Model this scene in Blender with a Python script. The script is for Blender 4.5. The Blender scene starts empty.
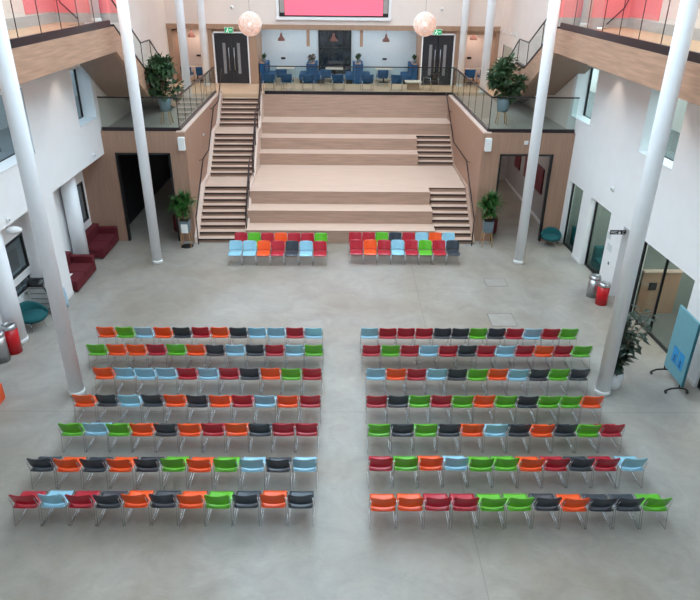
import bpy, math, random
from mathutils import Vector, Matrix
random.seed(7)
C = bpy.context.scene.collection
PI = math.pi

# ------------------------------------------------------------------ materials
def srgb(h):
    h = h.lstrip('#'); o = []
    for i in (0, 2, 4):
        v = int(h[i:i+2], 16)/255
        o.append(v/12.92 if v <= .04045 else ((v+.055)/1.055)**2.4)
    return (*o, 1)

MATS = {}
def pmat(name, col, rough=.5, metal=0., var=.06, scale=6., stretch=(1, 1, 1), bump=0., spec=.5, coat=0.,
         emit=None, estr=0.):
    if name in MATS: return MATS[name]
    m = bpy.data.materials.new(name); m.use_nodes = True
    nt = m.node_tree; b = nt.nodes['Principled BSDF']
    c = srgb(col) if isinstance(col, str) else col
    b.inputs['Roughness'].default_value = rough
    b.inputs['Metallic'].default_value = metal
    b.inputs['Specular IOR Level'].default_value = spec
    b.inputs['Coat Weight'].default_value = coat
    tc = nt.nodes.new('ShaderNodeTexCoord'); mp = nt.nodes.new('ShaderNodeMapping')
    mp.inputs['Scale'].default_value = stretch
    nz = nt.nodes.new('ShaderNodeTexNoise'); nz.inputs['Scale'].default_value = scale; nz.inputs['Detail'].default_value = 5
    cr = nt.nodes.new('ShaderNodeValToRGB')
    lo = [max(0, x*(1-var)) for x in c[:3]]; hi = [min(1, x*(1+var)) for x in c[:3]]
    cr.color_ramp.elements[0].color = (*lo, 1); cr.color_ramp.elements[1].color = (*hi, 1)
    cr.color_ramp.elements[0].position = .3; cr.color_ramp.elements[1].position = .7
    L = nt.links.new
    L(tc.outputs['Object'], mp.inputs['Vector']); L(mp.outputs['Vector'], nz.inputs['Vector'])
    L(nz.outputs['Fac'], cr.inputs['Fac']); L(cr.outputs['Color'], b.inputs['Base Color'])
    if bump:
        bp = nt.nodes.new('ShaderNodeBump'); bp.inputs['Strength'].default_value = bump; bp.inputs['Distance'].default_value = .01
        L(nz.outputs['Fac'], bp.inputs['Height']); L(bp.outputs['Normal'], b.inputs['Normal'])
    if emit:
        b.inputs['Emission Color'].default_value = srgb(emit); b.inputs['Emission Strength'].default_value = estr
    MATS[name] = m
    return m

def wood(name, col, axis='x', rough=.45, var=.10, plank=None):
    st = {'x': (.35, 6, 6), 'y': (6, .35, 6), 'z': (6, 6, .35)}[axis]
    return pmat(name, col, rough, var=var, scale=3., stretch=st, spec=.3)

def glass(name, tint='#e8f0ee', refl=.09, gloss=.02, k=1.):
    m = bpy.data.materials.new(name); m.use_nodes = True; nt = m.node_tree
    nt.nodes.remove(nt.nodes['Principled BSDF'])
    out = nt.nodes['Material Output']
    tr = nt.nodes.new('ShaderNodeBsdfTransparent'); tr.inputs['Color'].default_value = srgb(tint)
    gl = nt.nodes.new('ShaderNodeBsdfGlossy'); gl.inputs['Roughness'].default_value = gloss
    fr = nt.nodes.new('ShaderNodeFresnel'); fr.inputs['IOR'].default_value = 1.45
    ad = nt.nodes.new('ShaderNodeMath'); ad.operation = 'MULTIPLY_ADD'; ad.inputs[1].default_value = k; ad.inputs[2].default_value = refl-.04; ad.use_clamp = True
    mx = nt.nodes.new('ShaderNodeMixShader'); L = nt.links.new
    ge = nt.nodes.new('ShaderNodeNewGeometry'); iv = nt.nodes.new('ShaderNodeMath'); iv.operation = 'SUBTRACT'; iv.inputs[0].default_value = 1
    ml = nt.nodes.new('ShaderNodeMath'); ml.operation = 'MULTIPLY'
    L(ge.outputs['Backfacing'], iv.inputs[1]); L(ad.outputs[0], ml.inputs[0]); L(iv.outputs[0], ml.inputs[1])
    L(fr.outputs[0], ad.inputs[0]); L(ml.outputs[0], mx.inputs[0]); L(tr.outputs[0], mx.inputs[1]); L(gl.outputs[0], mx.inputs[2])
    L(mx.outputs[0], out.inputs['Surface'])
    MATS[name] = m
    return m

def concrete():
    m = bpy.data.materials.new('polished_concrete'); m.use_nodes = True; nt = m.node_tree; b = nt.nodes['Principled BSDF']
    L = nt.links.new; N = nt.nodes.new
    tc = N('ShaderNodeTexCoord')
    def noise(s, d, st=(1, 1, 1), dist=0., rough=.55):
        mp = N('ShaderNodeMapping'); mp.inputs['Scale'].default_value = st
        n = N('ShaderNodeTexNoise'); n.inputs['Scale'].default_value = s; n.inputs['Detail'].default_value = d
        n.inputs['Distortion'].default_value = dist; n.inputs['Roughness'].default_value = rough
        L(tc.outputs['Object'], mp.inputs['Vector']); L(mp.outputs['Vector'], n.inputs['Vector']); return n
    a = noise(.22, 5, dist=.6); c = noise(1.1, 10, dist=1.2, rough=.65); d = noise(.9, 6, st=(1, 3, 1), dist=2.0)
    r1 = N('ShaderNodeValToRGB'); r1.color_ramp.elements[0].position = .32; r1.color_ramp.elements[1].position = .68
    r1.color_ramp.elements[0].color = srgb('#978c7e'); r1.color_ramp.elements[1].color = srgb('#aca8a2')
    L(a.outputs['Fac'], r1.inputs['Fac'])
    r2 = N('ShaderNodeValToRGB'); r2.color_ramp.elements[0].position = .3; r2.color_ramp.elements[1].position = .7
    r2.color_ramp.elements[0].color = (.80, .80, .80, 1); r2.color_ramp.elements[1].color = (1.06, 1.06, 1.06, 1)
    L(c.outputs['Fac'], r2.inputs['Fac'])
    m1 = N('ShaderNodeMix'); m1.data_type = 'RGBA'; m1.blend_type = 'MULTIPLY'; m1.inputs[0].default_value = 1
    L(r1.outputs[0], m1.inputs[6]); L(r2.outputs[0], m1.inputs[7])
    r3 = N('ShaderNodeValToRGB'); e = r3.color_ramp.elements
    e[0].position = .49; e[0].color = (1, 1, 1, 1); e[1].position = .53; e[1].color = (1, 1, 1, 1)
    x = e.new(.51); x.color = (.91, .91, .92, 1)
    L(d.outputs['Fac'], r3.inputs['Fac'])
    m2 = N('ShaderNodeMix'); m2.data_type = 'RGBA'; m2.blend_type = 'MULTIPLY'; m2.inputs[0].default_value = .8
    L(m1.outputs[2], m2.inputs[6]); L(r3.outputs[0], m2.inputs[7])
    # saw-cut control joints
    sp = N('ShaderNodeSeparateXYZ'); L(tc.outputs['Object'], sp.inputs[0])
    def joint(axis, pos):
        s = N('ShaderNodeMath'); s.operation = 'SUBTRACT'; s.inputs[1].default_value = pos; L(sp.outputs[axis], s.inputs[0])
        ab = N('ShaderNodeMath'); ab.operation = 'ABSOLUTE'; L(s.outputs[0], ab.inputs[0])
        lt = N('ShaderNodeMath'); lt.operation = 'LESS_THAN'; lt.inputs[1].default_value = .012; L(ab.outputs[0], lt.inputs[0]); return lt
    js = [joint(1, 12.83), joint(0, 2.55)]
    acc = js[0]
    for j in js[1:]:
        mxn = N('ShaderNodeMath'); mxn.operation = 'MAXIMUM'; L(acc.outputs[0], mxn.inputs[0]); L(j.outputs[0], mxn.inputs[1]); acc = mxn
    sc = N('ShaderNodeMath'); sc.operation = 'MULTIPLY'; sc.inputs[1].default_value = .3; L(acc.outputs[0], sc.inputs[0])
    m3 = N('ShaderNodeMix'); m3.data_type = 'RGBA'; L(sc.outputs[0], m3.inputs[0]); L(m2.outputs[2], m3.inputs[6]); m3.inputs[7].default_value = srgb('#5c5a57')
    L(m3.outputs[2], b.inputs['Base Color'])
    rr = N('ShaderNodeMapRange'); rr.inputs[3].default_value = .3; rr.inputs[4].default_value = .5
    L(c.outputs['Fac'], rr.inputs[0]); L(rr.outputs[0], b.inputs['Roughness']); b.inputs['Specular IOR Level'].default_value = .45
    MATS['concrete'] = m
    return m

concrete()
glass('clear_glass', '#eef4f2', .04, k=1.1)
glass('gallery_glass', '#f8fbfa', .035, k=.7)
glass('window_glass', '#b4c3ca', .16)
glass('grey_glass', '#e3ecea', .06, k=.8)
white = pmat('white_paint', '#efeeee', .6, var=.015, scale=2)
warmw = pmat('warm_plaster', '#e8dbd3', .65, var=.02, scale=2)
colw = pmat('column_paint', '#f6f8fb', .4, var=.01)
steel = pmat('chrome', '#c9cccf', .18, 1., var=.03)
satin = pmat('brushed_steel', '#b4b6b8', .32, 1., var=.08, scale=12, stretch=(1, 1, .1))
dark = pmat('dark_metal', '#2a2023', .35, .3, var=.1)
black = pmat('black_plastic', '#17181a', .4, var=.1)
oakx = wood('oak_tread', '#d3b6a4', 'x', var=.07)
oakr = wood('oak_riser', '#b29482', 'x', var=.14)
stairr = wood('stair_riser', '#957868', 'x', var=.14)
oakz = wood('oak_wall', '#a5826e', 'z', var=.09)
oakY = wood('oak_fascia', '#b58f77', 'y', var=.17)
oaks = wood('oak_soffit', '#9d8272', 'y', var=.10)
oakp = wood('oak_pale', '#dcc3b4', 'y', var=.05)
oakf = wood('oak_frame', '#a98871', 'z', var=.10)
mezf = wood('mezzanine_boards', '#c6a98c', 'x', var=.08)
navy = pmat('blue_fabric', '#174a74', .85, var=.12, scale=30, bump=.2)
teal = pmat('teal_fabric', '#0b5458', .85, var=.12, scale=30, bump=.2)
maroon = pmat('maroon_fabric', '#5e111d', .85, var=.12, scale=30, bump=.2)
leafA = pmat('ficus_leaf', '#34502f', .45, var=.5, scale=3)
leafB = pmat('spiky_leaf', '#2f5f24', .45, var=.4, scale=8)
leafC = pmat('rubber_leaf', '#35453a', .35, var=.35, scale=7)
bark = pmat('plant_stem', '#6b5136', .8, var=.25, scale=20)
soil = pmat('potting_soil', '#30241c', .95, var=.3, scale=30)
grey = pmat('grey_pot', '#6f7d86', .6, var=.08)
legw = wood('pot_leg_wood', '#c99a6c', 'z')
paper = pmat('paper', '#f1f1ee', .7, var=.01)
panelgrey = pmat('white_plastic', '#e4e4e2', .4, var=.01)
doorblk = pmat('door_black', '#26262b', .45, var=.1)
tile = pmat('grey_tile', '#6d6b68', .5, var=.12, scale=1.2)

# ------------------------------------------------------------------ mesh builder
class MB:
    def __init__(s): s.v = []; s.f = []; s.sm = []
    def add(s, vs, fs, smooth=False):
        o = len(s.v); s.v += [tuple(p) for p in vs]; s.f += [tuple(i+o for i in f) for f in fs]; s.sm += [smooth]*len(fs); return s
    def hexa(s, p):   # 8 points: bottom 4 (ccw), top 4
        return s.add(p, [(0, 3, 2, 1), (4, 5, 6, 7), (0, 1, 5, 4), (1, 2, 6, 5), (2, 3, 7, 6), (3, 0, 4, 7)])
    def box(s, x0, x1, y0, y1, z0, z1):
        return s.hexa([(x0, y0, z0), (x1, y0, z0), (x1, y1, z0), (x0, y1, z0), (x0, y0, z1), (x1, y0, z1), (x1, y1, z1), (x0, y1, z1)])
    def prism(s, poly, axis, a0, a1):   # poly in the other two axes
        n = len(poly)
        def P(q, a):
            return {'x': (a, q[0], q[1]), 'y': (q[0], a, q[1]), 'z': (q[0], q[1], a)}[axis]
        vs = [P(q, a0) for q in poly]+[P(q, a1) for q in poly]
        fs = [tuple(range(n)), tuple(range(2*n-1, n-1, -1))]+[(i, i+n, (i+1) % n+n, (i+1) % n) for i in range(n)]
        return s.add(vs, fs)
    def tube(s, pts, r, n=8, r2=None, cap=True):
        pts = [Vector(p) for p in pts]; m = len(pts); vs = []; fs = []
        up = None
        for i, p in enumerate(pts):
            d = (pts[min(i+1, m-1)]-pts[max(i-1, 0)]).normalized()
            if up is None:
                up = Vector((0, 0, 1)) if abs(d.z) < .9 else Vector((1, 0, 0))
            a = d.cross(up)
            if a.length < 1e-5: a = d.orthogonal()
            a.normalize(); b = a.cross(d).normalized(); up = b
            rr = r if r2 is None else r+(r2-r)*i/(m-1)
            for k in range(n):
                t = 2*PI*k/n; vs.append(p+a*math.cos(t)*rr+b*math.sin(t)*rr)
        for i in range(m-1):
            for k in range(n):
                k2 = (k+1) % n; fs.append((i*n+k, i*n+k2, (i+1)*n+k2, (i+1)*n+k))
        s.add(vs, fs, True)
        if cap:
            o = len(s.v)-m*n
            s.f.append(tuple(o+k for k in range(n))[::-1]); s.f.append(tuple(o+(m-1)*n+k for k in range(n))); s.sm += [False, False]
        return s
    def lathe(s, prof, c=(0, 0, 0), n=24, sx=1, sy=1):
        vs = []; fs = []; m = len(prof)
        for r, z in prof:
            for k in range(n):
                t = 2*PI*k/n; vs.append((c[0]+r*sx*math.cos(t), c[1]+r*sy*math.sin(t), c[2]+z))
        for i in range(m-1):
            for k in range(n):
                k2 = (k+1) % n; fs.append((i*n+k, i*n+k2, (i+1)*n+k2, (i+1)*n+k))
        s.add(vs, fs, True); o = len(s.v)-m*n
        if prof[0][0] > 1e-4: s.f.append(tuple(o+k for k in range(n))[::-1]); s.sm.append(False)
        if prof[-1][0] > 1e-4: s.f.append(tuple(o+(m-1)*n+k for k in range(n))); s.sm.append(False)
        return s
    def sheet(s, fn, nu, nv, th):   # fn(u,v)->point ; solid of thickness th along the normal
        P = [[Vector(fn(i/nu, j/nv)) for j in range(nv+1)] for i in range(nu+1)]
        def nrm(i, j):
            a = P[min(i+1, nu)][j]-P[max(i-1, 0)][j]; b = P[i][min(j+1, nv)]-P[i][max(j-1, 0)]; return a.cross(b).normalized()
        A = [P[i][j]+nrm(i, j)*th/2 for i in range(nu+1) for j in range(nv+1)]
        B = [P[i][j]-nrm(i, j)*th/2 for i in range(nu+1) for j in range(nv+1)]
        w = nv+1; K = len(A); fs = []
        for i in range(nu):
            for j in range(nv):
                a, b, c, d = i*w+j, (i+1)*w+j, (i+1)*w+j+1, i*w+j+1
                fs += [(a, b, c, d), (K+d, K+c, K+b, K+a)]
        for i in range(nu):
            a, b = i*w, (i+1)*w; fs.append((a, K+a, K+b, b)); a += nv; b += nv; fs.append((b, K+b, K+a, a))
        for j in range(nv):
            a, b = j, j+1; fs.append((b, K+b, K+a, a)); a += nu*w; b += nu*w; fs.append((a, K+a, K+b, b))
        return s.add(A+B, fs, True)
    def build(s, name, mat, parent=None, world=False, bevel=0., keep=False, wid=True):
        vs = s.v; loc = None
        if parent is not None and world:
            inv = Matrix.LocRotScale(parent.location, parent.rotation_euler, None).inverted()
            if parent.parent:
                inv = (Matrix.LocRotScale(parent.parent.location, parent.parent.rotation_euler, None) @ Matrix.LocRotScale(parent.location, parent.rotation_euler, None)).inverted()
            vs = [tuple(inv @ Vector(p)) for p in vs]
        elif parent is None and not keep:
            xs = [p[0] for p in vs]; ys = [p[1] for p in vs]; zs = [p[2] for p in vs]
            loc = ((min(xs)+max(xs))/2, (min(ys)+max(ys))/2, min(zs)); vs = [(p[0]-loc[0], p[1]-loc[1], p[2]-loc[2]) for p in vs]
        me = bpy.data.meshes.new(name); me.from_pydata(vs, [], s.f); me.update()
        me.polygons.foreach_set('use_smooth', s.sm)
        if isinstance(mat, str): mat = MATS[mat]
        me.materials.append(mat)
        o = bpy.data.objects.new(name, me); C.objects.link(o)
        if loc: o.location = loc
        if parent is not None: o.parent = parent
        if bevel:
            b = o.modifiers.new('bevel', 'BEVEL'); b.width = bevel; b.segments = 3; b.limit_method = 'ANGLE'; b.angle_limit = .6
        return o

def tag(o, label, cat, group=None, kind=None):
    o['label'] = label; o['category'] = cat
    if group: o['group'] = group
    if kind: o['kind'] = kind
    return o
def thing(name, label, cat, loc=(0, 0, 0), rz=0., group=None, kind=None):
    o = bpy.data.objects.new(name, None); C.objects.link(o); o.empty_display_size = .1
    o.location = loc; o.rotation_euler = (0, 0, rz)
    return tag(o, label, cat, group, kind)
def structure(name, mb, mat, label=None, parent=None, keep=True):
    o = mb.build(name, mat, parent, world=parent is not None, keep=keep)
    if parent is None:
        o['kind'] = 'structure'
        if label: o['label'] = label; o['category'] = name.split('_')[0]
    return o
def dup(root, loc, rz, label=None, group=None, mats=None):
    r = root.copy(); C.objects.link(r); r.location = loc; r.rotation_euler = (0, 0, rz)
    if label: r['label'] = label
    if group: r['group'] = group
    for ch in list(root.children):
        c = ch.copy(); C.objects.link(c); c.parent = r
        for g in list(ch.children):
            d = g.copy(); C.objects.link(d); d.parent = c
    return r

# ------------------------------------------------------------------ camera
H = 9.6
f = 641.
p, y, r = map(math.radians, (26.9, .75, -.6))
fw = Vector((math.sin(y)*math.cos(p), math.cos(y)*math.cos(p), -math.sin(p)))
rt = Vector((math.cos(y), -math.sin(y), 0)); dn = fw.cross(rt)
rt2 = math.cos(r)*rt+math.sin(r)*dn; dn2 = -math.sin(r)*rt+math.cos(r)*dn
cd = bpy.data.cameras.new('camera'); cam = bpy.data.objects.new('camera', cd); C.objects.link(cam)
M = Matrix((rt2, -dn2, -fw)).transposed().to_4x4(); M.translation = (0, 0, H); cam.matrix_world = M
cd.sensor_width = 36; cd.lens = f/700*36; cd.clip_end = 200
bpy.context.scene.camera = cam

# ------------------------------------------------------------------ constants
Zm = 4.32          # mezzanine floor
YF = 24.2          # front face of the timber block
YE = 32.75         # mezzanine edge above the seating steps
YB = 36.15          # back wall
YFR = 24.4
XL, XR = -5.9, 5.28   # stair side walls
TOP = 13.5
def RX(Y, d=0.): return 8.75-.05*(Y-24.4)+d
def SL(Y): return XL-.0235*(Y-24.2)      # slanted inner faces of the stair side walls
def SR(Y): return XR-.011*(Y-24.4)
def LX(Y, d=0.): return -9.0-d-.016*max(0, Y-24.2)

def wallgrid(mb, P, s0, s1, z0, z1, t, holes):
    ss = sorted({s0, s1, *[h[0] for h in holes], *[h[1] for h in holes]}); zz = sorted({z0, z1, *[h[2] for h in holes], *[h[3] for h in holes]})
    for a, b in zip(ss, ss[1:]):
        for c, d in zip(zz, zz[1:]):
            if any(h[0] <= a and b <= h[1] and h[2] <= c and d <= h[3] for h in holes): continue
            mb.hexa([P(a, c, 0), P(b, c, 0), P(b, c, t), P(a, c, t), P(a, d, 0), P(b, d, 0), P(b, d, t), P(a, d, t)])
    return mb
PR = lambda s, z, d: (RX(s, d), s, z)
PL = lambda s, z, d: (LX(s, d), s, z)
def pbox(mb, P, s0, s1, z0, z1, d0, d1):
    return mb.hexa([P(s0, z0, d0), P(s1, z0, d0), P(s1, z0, d1), P(s0, z0, d1), P(s0, z1, d0), P(s1, z1, d0), P(s1, z1, d1), P(s0, z1, d1)])

# ------------------------------------------------------------------ floor and shell
structure('floor', MB().box(-14, 14, -3, 34, -.2, 0), 'concrete', 'polished grey concrete floor of the atrium')
right_holes = [(22.75, 24.1, .0, 2.6), (20.3, 21.98, .0, 2.6), (18.45, 19.3, 0, 2.5), (15.1, 18.1, .0, 2.55), (11.2, 13.95, 0, 2.55),
               (23.2, 25.0, 4.85, 6.75), (17.4, 19.4, 4.85, 6.75), (11.4, 13.4, 4.85, 6.75)]
structure('wall_lobby_right', wallgrid(MB(), PR, 25.3, 36.5, Zm-.36, TOP, .55, []), warmw, 'warm white right wall of the mezzanine lobby')
wr = wallgrid(MB(), PR, -3, 25.3, 0, 3.95, .25, [h for h in right_holes if h[2] < 1]); wallgrid(wr, PR, -3, 25.3, 3.95, 7.95, .55, [h for h in right_holes if h[2] > 1])
structure('wall_right', wr, white, 'white right wall with deep window openings')
structure('wall_lobby_left', wallgrid(MB(), PL, 24.3, 36.5, Zm-.36, TOP, .55, []), warmw, 'warm white left wall of the mezzanine lobby')
structure('wall_left_upper', wallgrid(MB(), PL, -3, 24.3, 3.5, 7.95, .55, [(22.3, 23.95, 4.85, 6.7), (16.5, 18.75, 4.85, 6.7), (10.5, 12.6, 4.85, 6.7)]), white,
          'white upper left wall above the recessed seating')
lw = [(22.35, 23.95, .95, 2.5), (22.65, 23.85, .32, .7), (17.4, 18.75, 1.23, 2.4), (17.4, 18.75, .62, 1.03)]
PL2 = lambda s, z, d: (-9.95-d, s, z)
structure('wall_left_lower', wallgrid(MB(), PL2, -3, 24.2, 0, 3.5, .3, lw), white, 'white recessed lower left wall')
structure('ceiling_left_recess', MB().box(-12.8, -9.35, -3, 24.2, 3.5, 3.7), white)
structure('floor_upper_rooms_left', MB().box(-12.8, -9.7, -3, 36.5, 4.1, 4.3), tile)
structure('floor_upper_rooms_right', MB().prism([(RX(-3, .56), -3), (13.4, -3), (13.4, 36.5), (RX(36.5, .56), 36.5)], 'z', 3.4, 4.1), tile)
structure('wall_outer_left', MB().box(-13, -12.8, -3, 36.5, 0, 7.9), warmw)
structure('wall_outer_right', MB().box(13.4, 13.6, -3, 36.5, 0, 7.9), warmw)
structure('wall_front', MB().box(-13.6, 13.6, -3.2, -3, 0, TOP), white)
structure('wall_left_top', MB().box(-10.1, -9.9, -3, 36.5, 8.05, TOP), warmw, 'upper gallery left wall')
structure('wall_right_top', MB().box(9.9, 10.1, -3, 36.5, 8.05, TOP), warmw, 'upper gallery right wall')
# roof with a long skylight opening
rf = MB(); rf.box(-10.1, -4.2, -3.2, 37, TOP, TOP+.3).box(4.2, 10.1, -3.2, 37, TOP, TOP+.3).box(-4.2, 4.2, -3.2, 2, TOP, TOP+.3).box(-4.2, 4.2, 33, 37, TOP, TOP+.3)
for yy in range(6, 33, 4): rf.box(-4.2, 4.2, yy-.08, yy+.08, TOP, TOP+.3)
structure('ceiling', rf, white)

# ---- back wall (mezzanine) : doors, niches, booth recess
bw = MB()
YR = 38.2
bw.box(-10.1, 10.1, YB, YB+.3, 7.27, TOP)                         # upper wall
structure('wall_back_upper', bw, warmw, 'warm white upper back wall')
structure('wall_back_recess', MB().box(-5.2, 4.6, YR, YR+.2, Zm, 7.3), pmat('pale_blue_paint', '#c9d6dd', .6, var=.02))
structure('wall_back_niches', MB().box(-9.6, -5.2, YR, YR+.2, Zm, 7.3).box(4.6, 9.2, YR, YR+.2, Zm, 7.3), warmw)
structure('ceiling_recess', MB().box(-9.6, 9.2, YB+.3, YR, 7.1, 7.27), white)
structure('floor_mezzanine_back', MB().box(-9.6, 9.2, YE, YR, Zm-.35, Zm), mezf, 'pale timber floor of the mezzanine')
# piers of wood between recesses
wp = MB()
for a, b in [(-9.3, -8.95), (-7.1, -6.86), (-4.98, -4.55), (4.03, 4.1), (5.86, 6.3), (7.95, 8.4)]: wp.box(a, b, YB-.05, YR, Zm, 7.05)
for a, b in [(-6.86, -4.98), (4.1, 5.86)]: wp.box(a, b, YB+.02, YB+.3, 6.9, 7.05)
structure('wall_back_piers', wp, oakf, 'timber lined piers between doors and seating niches')
structure('trim_1', MB().box(-9.2, 8.3, YB-.12, YB+.3, 7.03, 7.27), oakf, 'timber beam over the mezzanine recesses')
for i, x in enumerate((-1.87, .93)):
    structure(f'trim_{i+2}', MB().box(x-.08, x+.08, YB-.02, YB+.25, 6.22, 7.05), oakf)
structure('trim_4', MB().box(-9.6, -8.95, YB+.02, YR, 6.9, 7.05), oakf)
structure('trim_5', MB().box(6.3, 7.95, YB+.02, YR, 6.85, 7.05), oakf)

# double doors
def double_door(n, x0, x1, lab):
    d = thing(f'door_{n}', lab, 'door', ((x0+x1)/2, YB, Zm), kind='structure')
    fr = MB(); t = .07; z1 = 6.9
    fr.box(x0, x0+t, YB-.04, YB+.12, Zm, z1).box(x1-t, x1, YB-.04, YB+.12, Zm, z1).box(x0, x1, YB-.04, YB+.12, z1-t, z1)
    fr.build('door_frame', white, d, True)
    xm = (x0+x1)/2
    for a, b, s in ((x0+t, xm-.005, -1), (xm+.005, x1-t, 1)):
        lf = MB().box(a, b, YB+.03, YB+.09, Zm+.01, z1-t); lo = lf.build('door_leaf', doorblk, d, True)
        xc = xm+s*.38
        MB().box(xc-.075, xc+.075, YB+.022, YB+.03, Zm+.5, z1-.55).build('vision_panel', pmat('frosted_glass', '#8b8788', .3), lo, True)
        xh = xm+s*.14
        MB().tube([(xh, YB+.03, 5.0), (xh, YB-.04, 5.0), (xh, YB-.04, 6.1), (xh, YB+.03, 6.1)], .022).build('handle', satin, lo, True)
    return d
double_door(1, -6.86, -4.98, 'black double door in white frame at left end of the mezzanine')
double_door(2, 4.1, 5.86, 'black double door in white frame at right end of the mezzanine')

# exit signs
def running_man(mb, cx, cy, cz, s):
    mb.box(cx-.03*s, cx+.03*s, cy-.002, cy, cz+.06*s, cz+.11*s)
    for (a, b, c, d) in ((0, .05, -.03, -.03), (-.03, .02, -.09, .0), (.0, .04, .08, .02), (-.03, -.03, -.1, -.1), (-.02, -.03, .05, -.06), (.05, -.06, .05, -.12)):
        mb.hexa([(cx+(a-.012)*s, cy-.002, cz+b*s), (cx+(a+.012)*s, cy-.002, cz+b*s), (cx+(a+.012)*s, cy, cz+b*s), (cx+(a-.012)*s, cy, cz+b*s),
                 (cx+(c-.012)*s, cy-.002, cz+d*s-.012), (cx+(c+.012)*s, cy-.002, cz+d*s-.012), (cx+(c+.012)*s, cy, cz+d*s), (cx+(c-.012)*s, cy, cz+d*s)])
for x, w, lab in ((-5.95, 'left', 'green illuminated exit sign above the left double door'), (4.88, 'right', 'green illuminated exit sign above the right double door')):
    e = thing('exit_sign', lab, 'sign', (x, YB-.2, 6.86), group='exit signs')
    MB().box(x-.23, x+.23, YB-.21, YB-.14, 6.84, 7.13).build('sign_case', panelgrey, e, True)
    MB().box(x-.21, x+.21, YB-.216, YB-.211, 6.86, 7.11).build('sign_face', pmat('exit_green', '#1f9b62', .4, emit='#2bb877', estr=.35), e, True)
    g = MB(); running_man(g, x-.06, YB-.2165, 6.98, .9)
    g.add([(x+.03, YB-.219, 6.985), (x+.16, YB-.219, 6.985), (x+.16, YB-.217, 6.985), (x+.03, YB-.217, 6.985), (x+.03, YB-.219, 7.01), (x+.16, YB-.219, 7.01), (x+.16, YB-.217, 7.01), (x+.03, YB-.217, 7.01)],
          [(0, 3, 2, 1), (4, 5, 6, 7), (0, 1, 5, 4), (1, 2, 6, 5), (2, 3, 7, 6), (3, 0, 4, 7)])
    g.build('pictogram', pmat('exit_white', '#f4fff8', .4, emit='#f4fff8', estr=.5), e, True)

# projection screen
sx0, sx1, sz0 = -3.27, 2.24, 7.72
sc = thing('projection_screen', 'large pink glowing screen with a dark frame on the upper back wall', 'screen', ((sx0+sx1)/2, YB-.05, 7.42))
MB().box(sx0-.05, sx1+.05, YB-.07, YB-.002, sz0-.06, 11.2).build('screen_frame', black, sc, True)
MB().box(sx0+.24, sx1-.24, YB-.09, YB-.071, sz0, 11.1).build('screen_face', pmat('pink_screen', '#e85a74', .6, var=.01, emit='#ff7085', estr=.72), sc, True)
MB().box(sx0-.02, sx0+.22, YB-.10, YB-.071, sz0+.12, 11.1).build('screen_side', pmat('screen_grey', '#a49c99', .6), sc, True)
MB().box(sx1-.22, sx1+.02, YB-.10, YB-.071, sz0+.12, 11.1).build('screen_side', 'screen_grey', sc, True)
structure('trim_6', MB().box(sx0-.2, sx1+.2, YB-.14, YB, 7.5, 7.64), white, 'white ledge under the screen')
structure('trim_7', MB().box(sx0-.2, sx0-.06, YB-.1, YB, 7.5, 11.2).box(sx1+.06, sx1+.2, YB-.1, YB, 7.5, 11.2), white)

# recess window
w = thing('window_1', 'black framed interior window in the middle of the booth recess', 'window', (-.48, YR, Zm), kind='structure')
wf = MB(); x0, x1, z0, z1 = -1.4, .42, 4.6, 6.93
wf.box(x0, x0+.08, YR-.08, YR-.003, z0, z1).box(x1-.08, x1, YR-.08, YR-.003, z0, z1).box(x0, x1, YR-.08, YR-.003, z1-.08, z1).box(x0, x1, YR-.08, YR-.003, z0, z0+.08)
wf.box(x0, x1, YR-.07, YR-.003, 5.95, 6.0).box(-.87, -.83, YR-.07, YR-.003, z0, z1).box(0, .04, YR-.07, YR-.003, z0, z1)
wf.build('window_frame', black, w, True)
MB().box(x0+.05, x1-.05, YR-.03, YR-.004, z0+.05, z1-.05).build('pane', pmat('dark_pane', '#23292f', .08, spec=.8, var=.4, scale=2), w, True)

# ------------------------------------------------------------------ mezzanine side landings and timber front
FL = MB().prism([(-9.4, YF+.02), (XL-.03, YF+.02), (SL(YE)-.03, YE), (-9.4, YE)], 'z', Zm-.35, Zm)
structure('floor_mezzanine_left', FL, pmat('shaded_landing_floor', '#a69f95', .4, var=.06), 'left landing floor of the mezzanine')  # grey tint puts the shadow on the landings into the floor colour
FRr = MB(); FRr.prism([(XR+.03, YFR+.02), (RX(YFR), YFR+.02), (RX(YE), YE), (SR(YE)+.03, YE)], 'z', Zm-.35, Zm)
structure('floor_mezzanine_right', FRr, 'shaded_landing_floor', 'right landing floor of the mezzanine')
def front_wall(x0, x1, o0, o1, oz, YF=YF):
    m = MB()
    for a, b in ((x0, o0), (o1, x1)): m.box(a, b, YF-.1, YF+.05, 0, Zm+.02)
    m.box(o0, o1, YF-.1, YF+.05, oz, Zm+.02); return m
structure('wall_timber_left', front_wall(-9.95, XL, -8.58, -6.53, 3.52), oakz, 'timber wall around the left passage opening')
structure('wall_timber_right', front_wall(XR, RX(YF)-.01, 6.0, 8.03, 3.52, YFR), oakz, 'timber wall around the right passage opening')
for n, (a, b) in ((8, (-8.58, -6.53)), (9, (6.0, 8.03))):
    yf = YF if n == 8 else YFR
    t = MB(); t.box(a-.01, a+.06, yf-.13, yf+.06, 0, 3.55).box(b-.06, b+.01, yf-.13, yf+.06, 0, 3.55).box(a, b, yf-.13, yf+.06, 3.48, 3.55)
    structure(f'trim_{n}', t, black)
structure('wall_stair_left', MB().prism([(XL-.28, YF+.05), (XL, YF+.05), (SL(YE), YE), (SL(YE)-.28, YE)], 'z', 0, Zm), oakz, 'timber side wall left of the stairs')
structure('wall_stair_right', MB().prism([(XR, YFR+.05), (XR+.28, YFR+.05), (SR(YE)+.28, YE), (SR(YE), YE)], 'z', 0, Zm), oakz, 'timber side wall right of the seating steps')
structure('trim_10', MB().prism([(XL-.3, YF-.11), (XL+.01, YF-.11), (SL(YE)+.01, YE), (SL(YE)-.3, YE)], 'z', Zm, Zm+.05), oakp)
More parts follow.
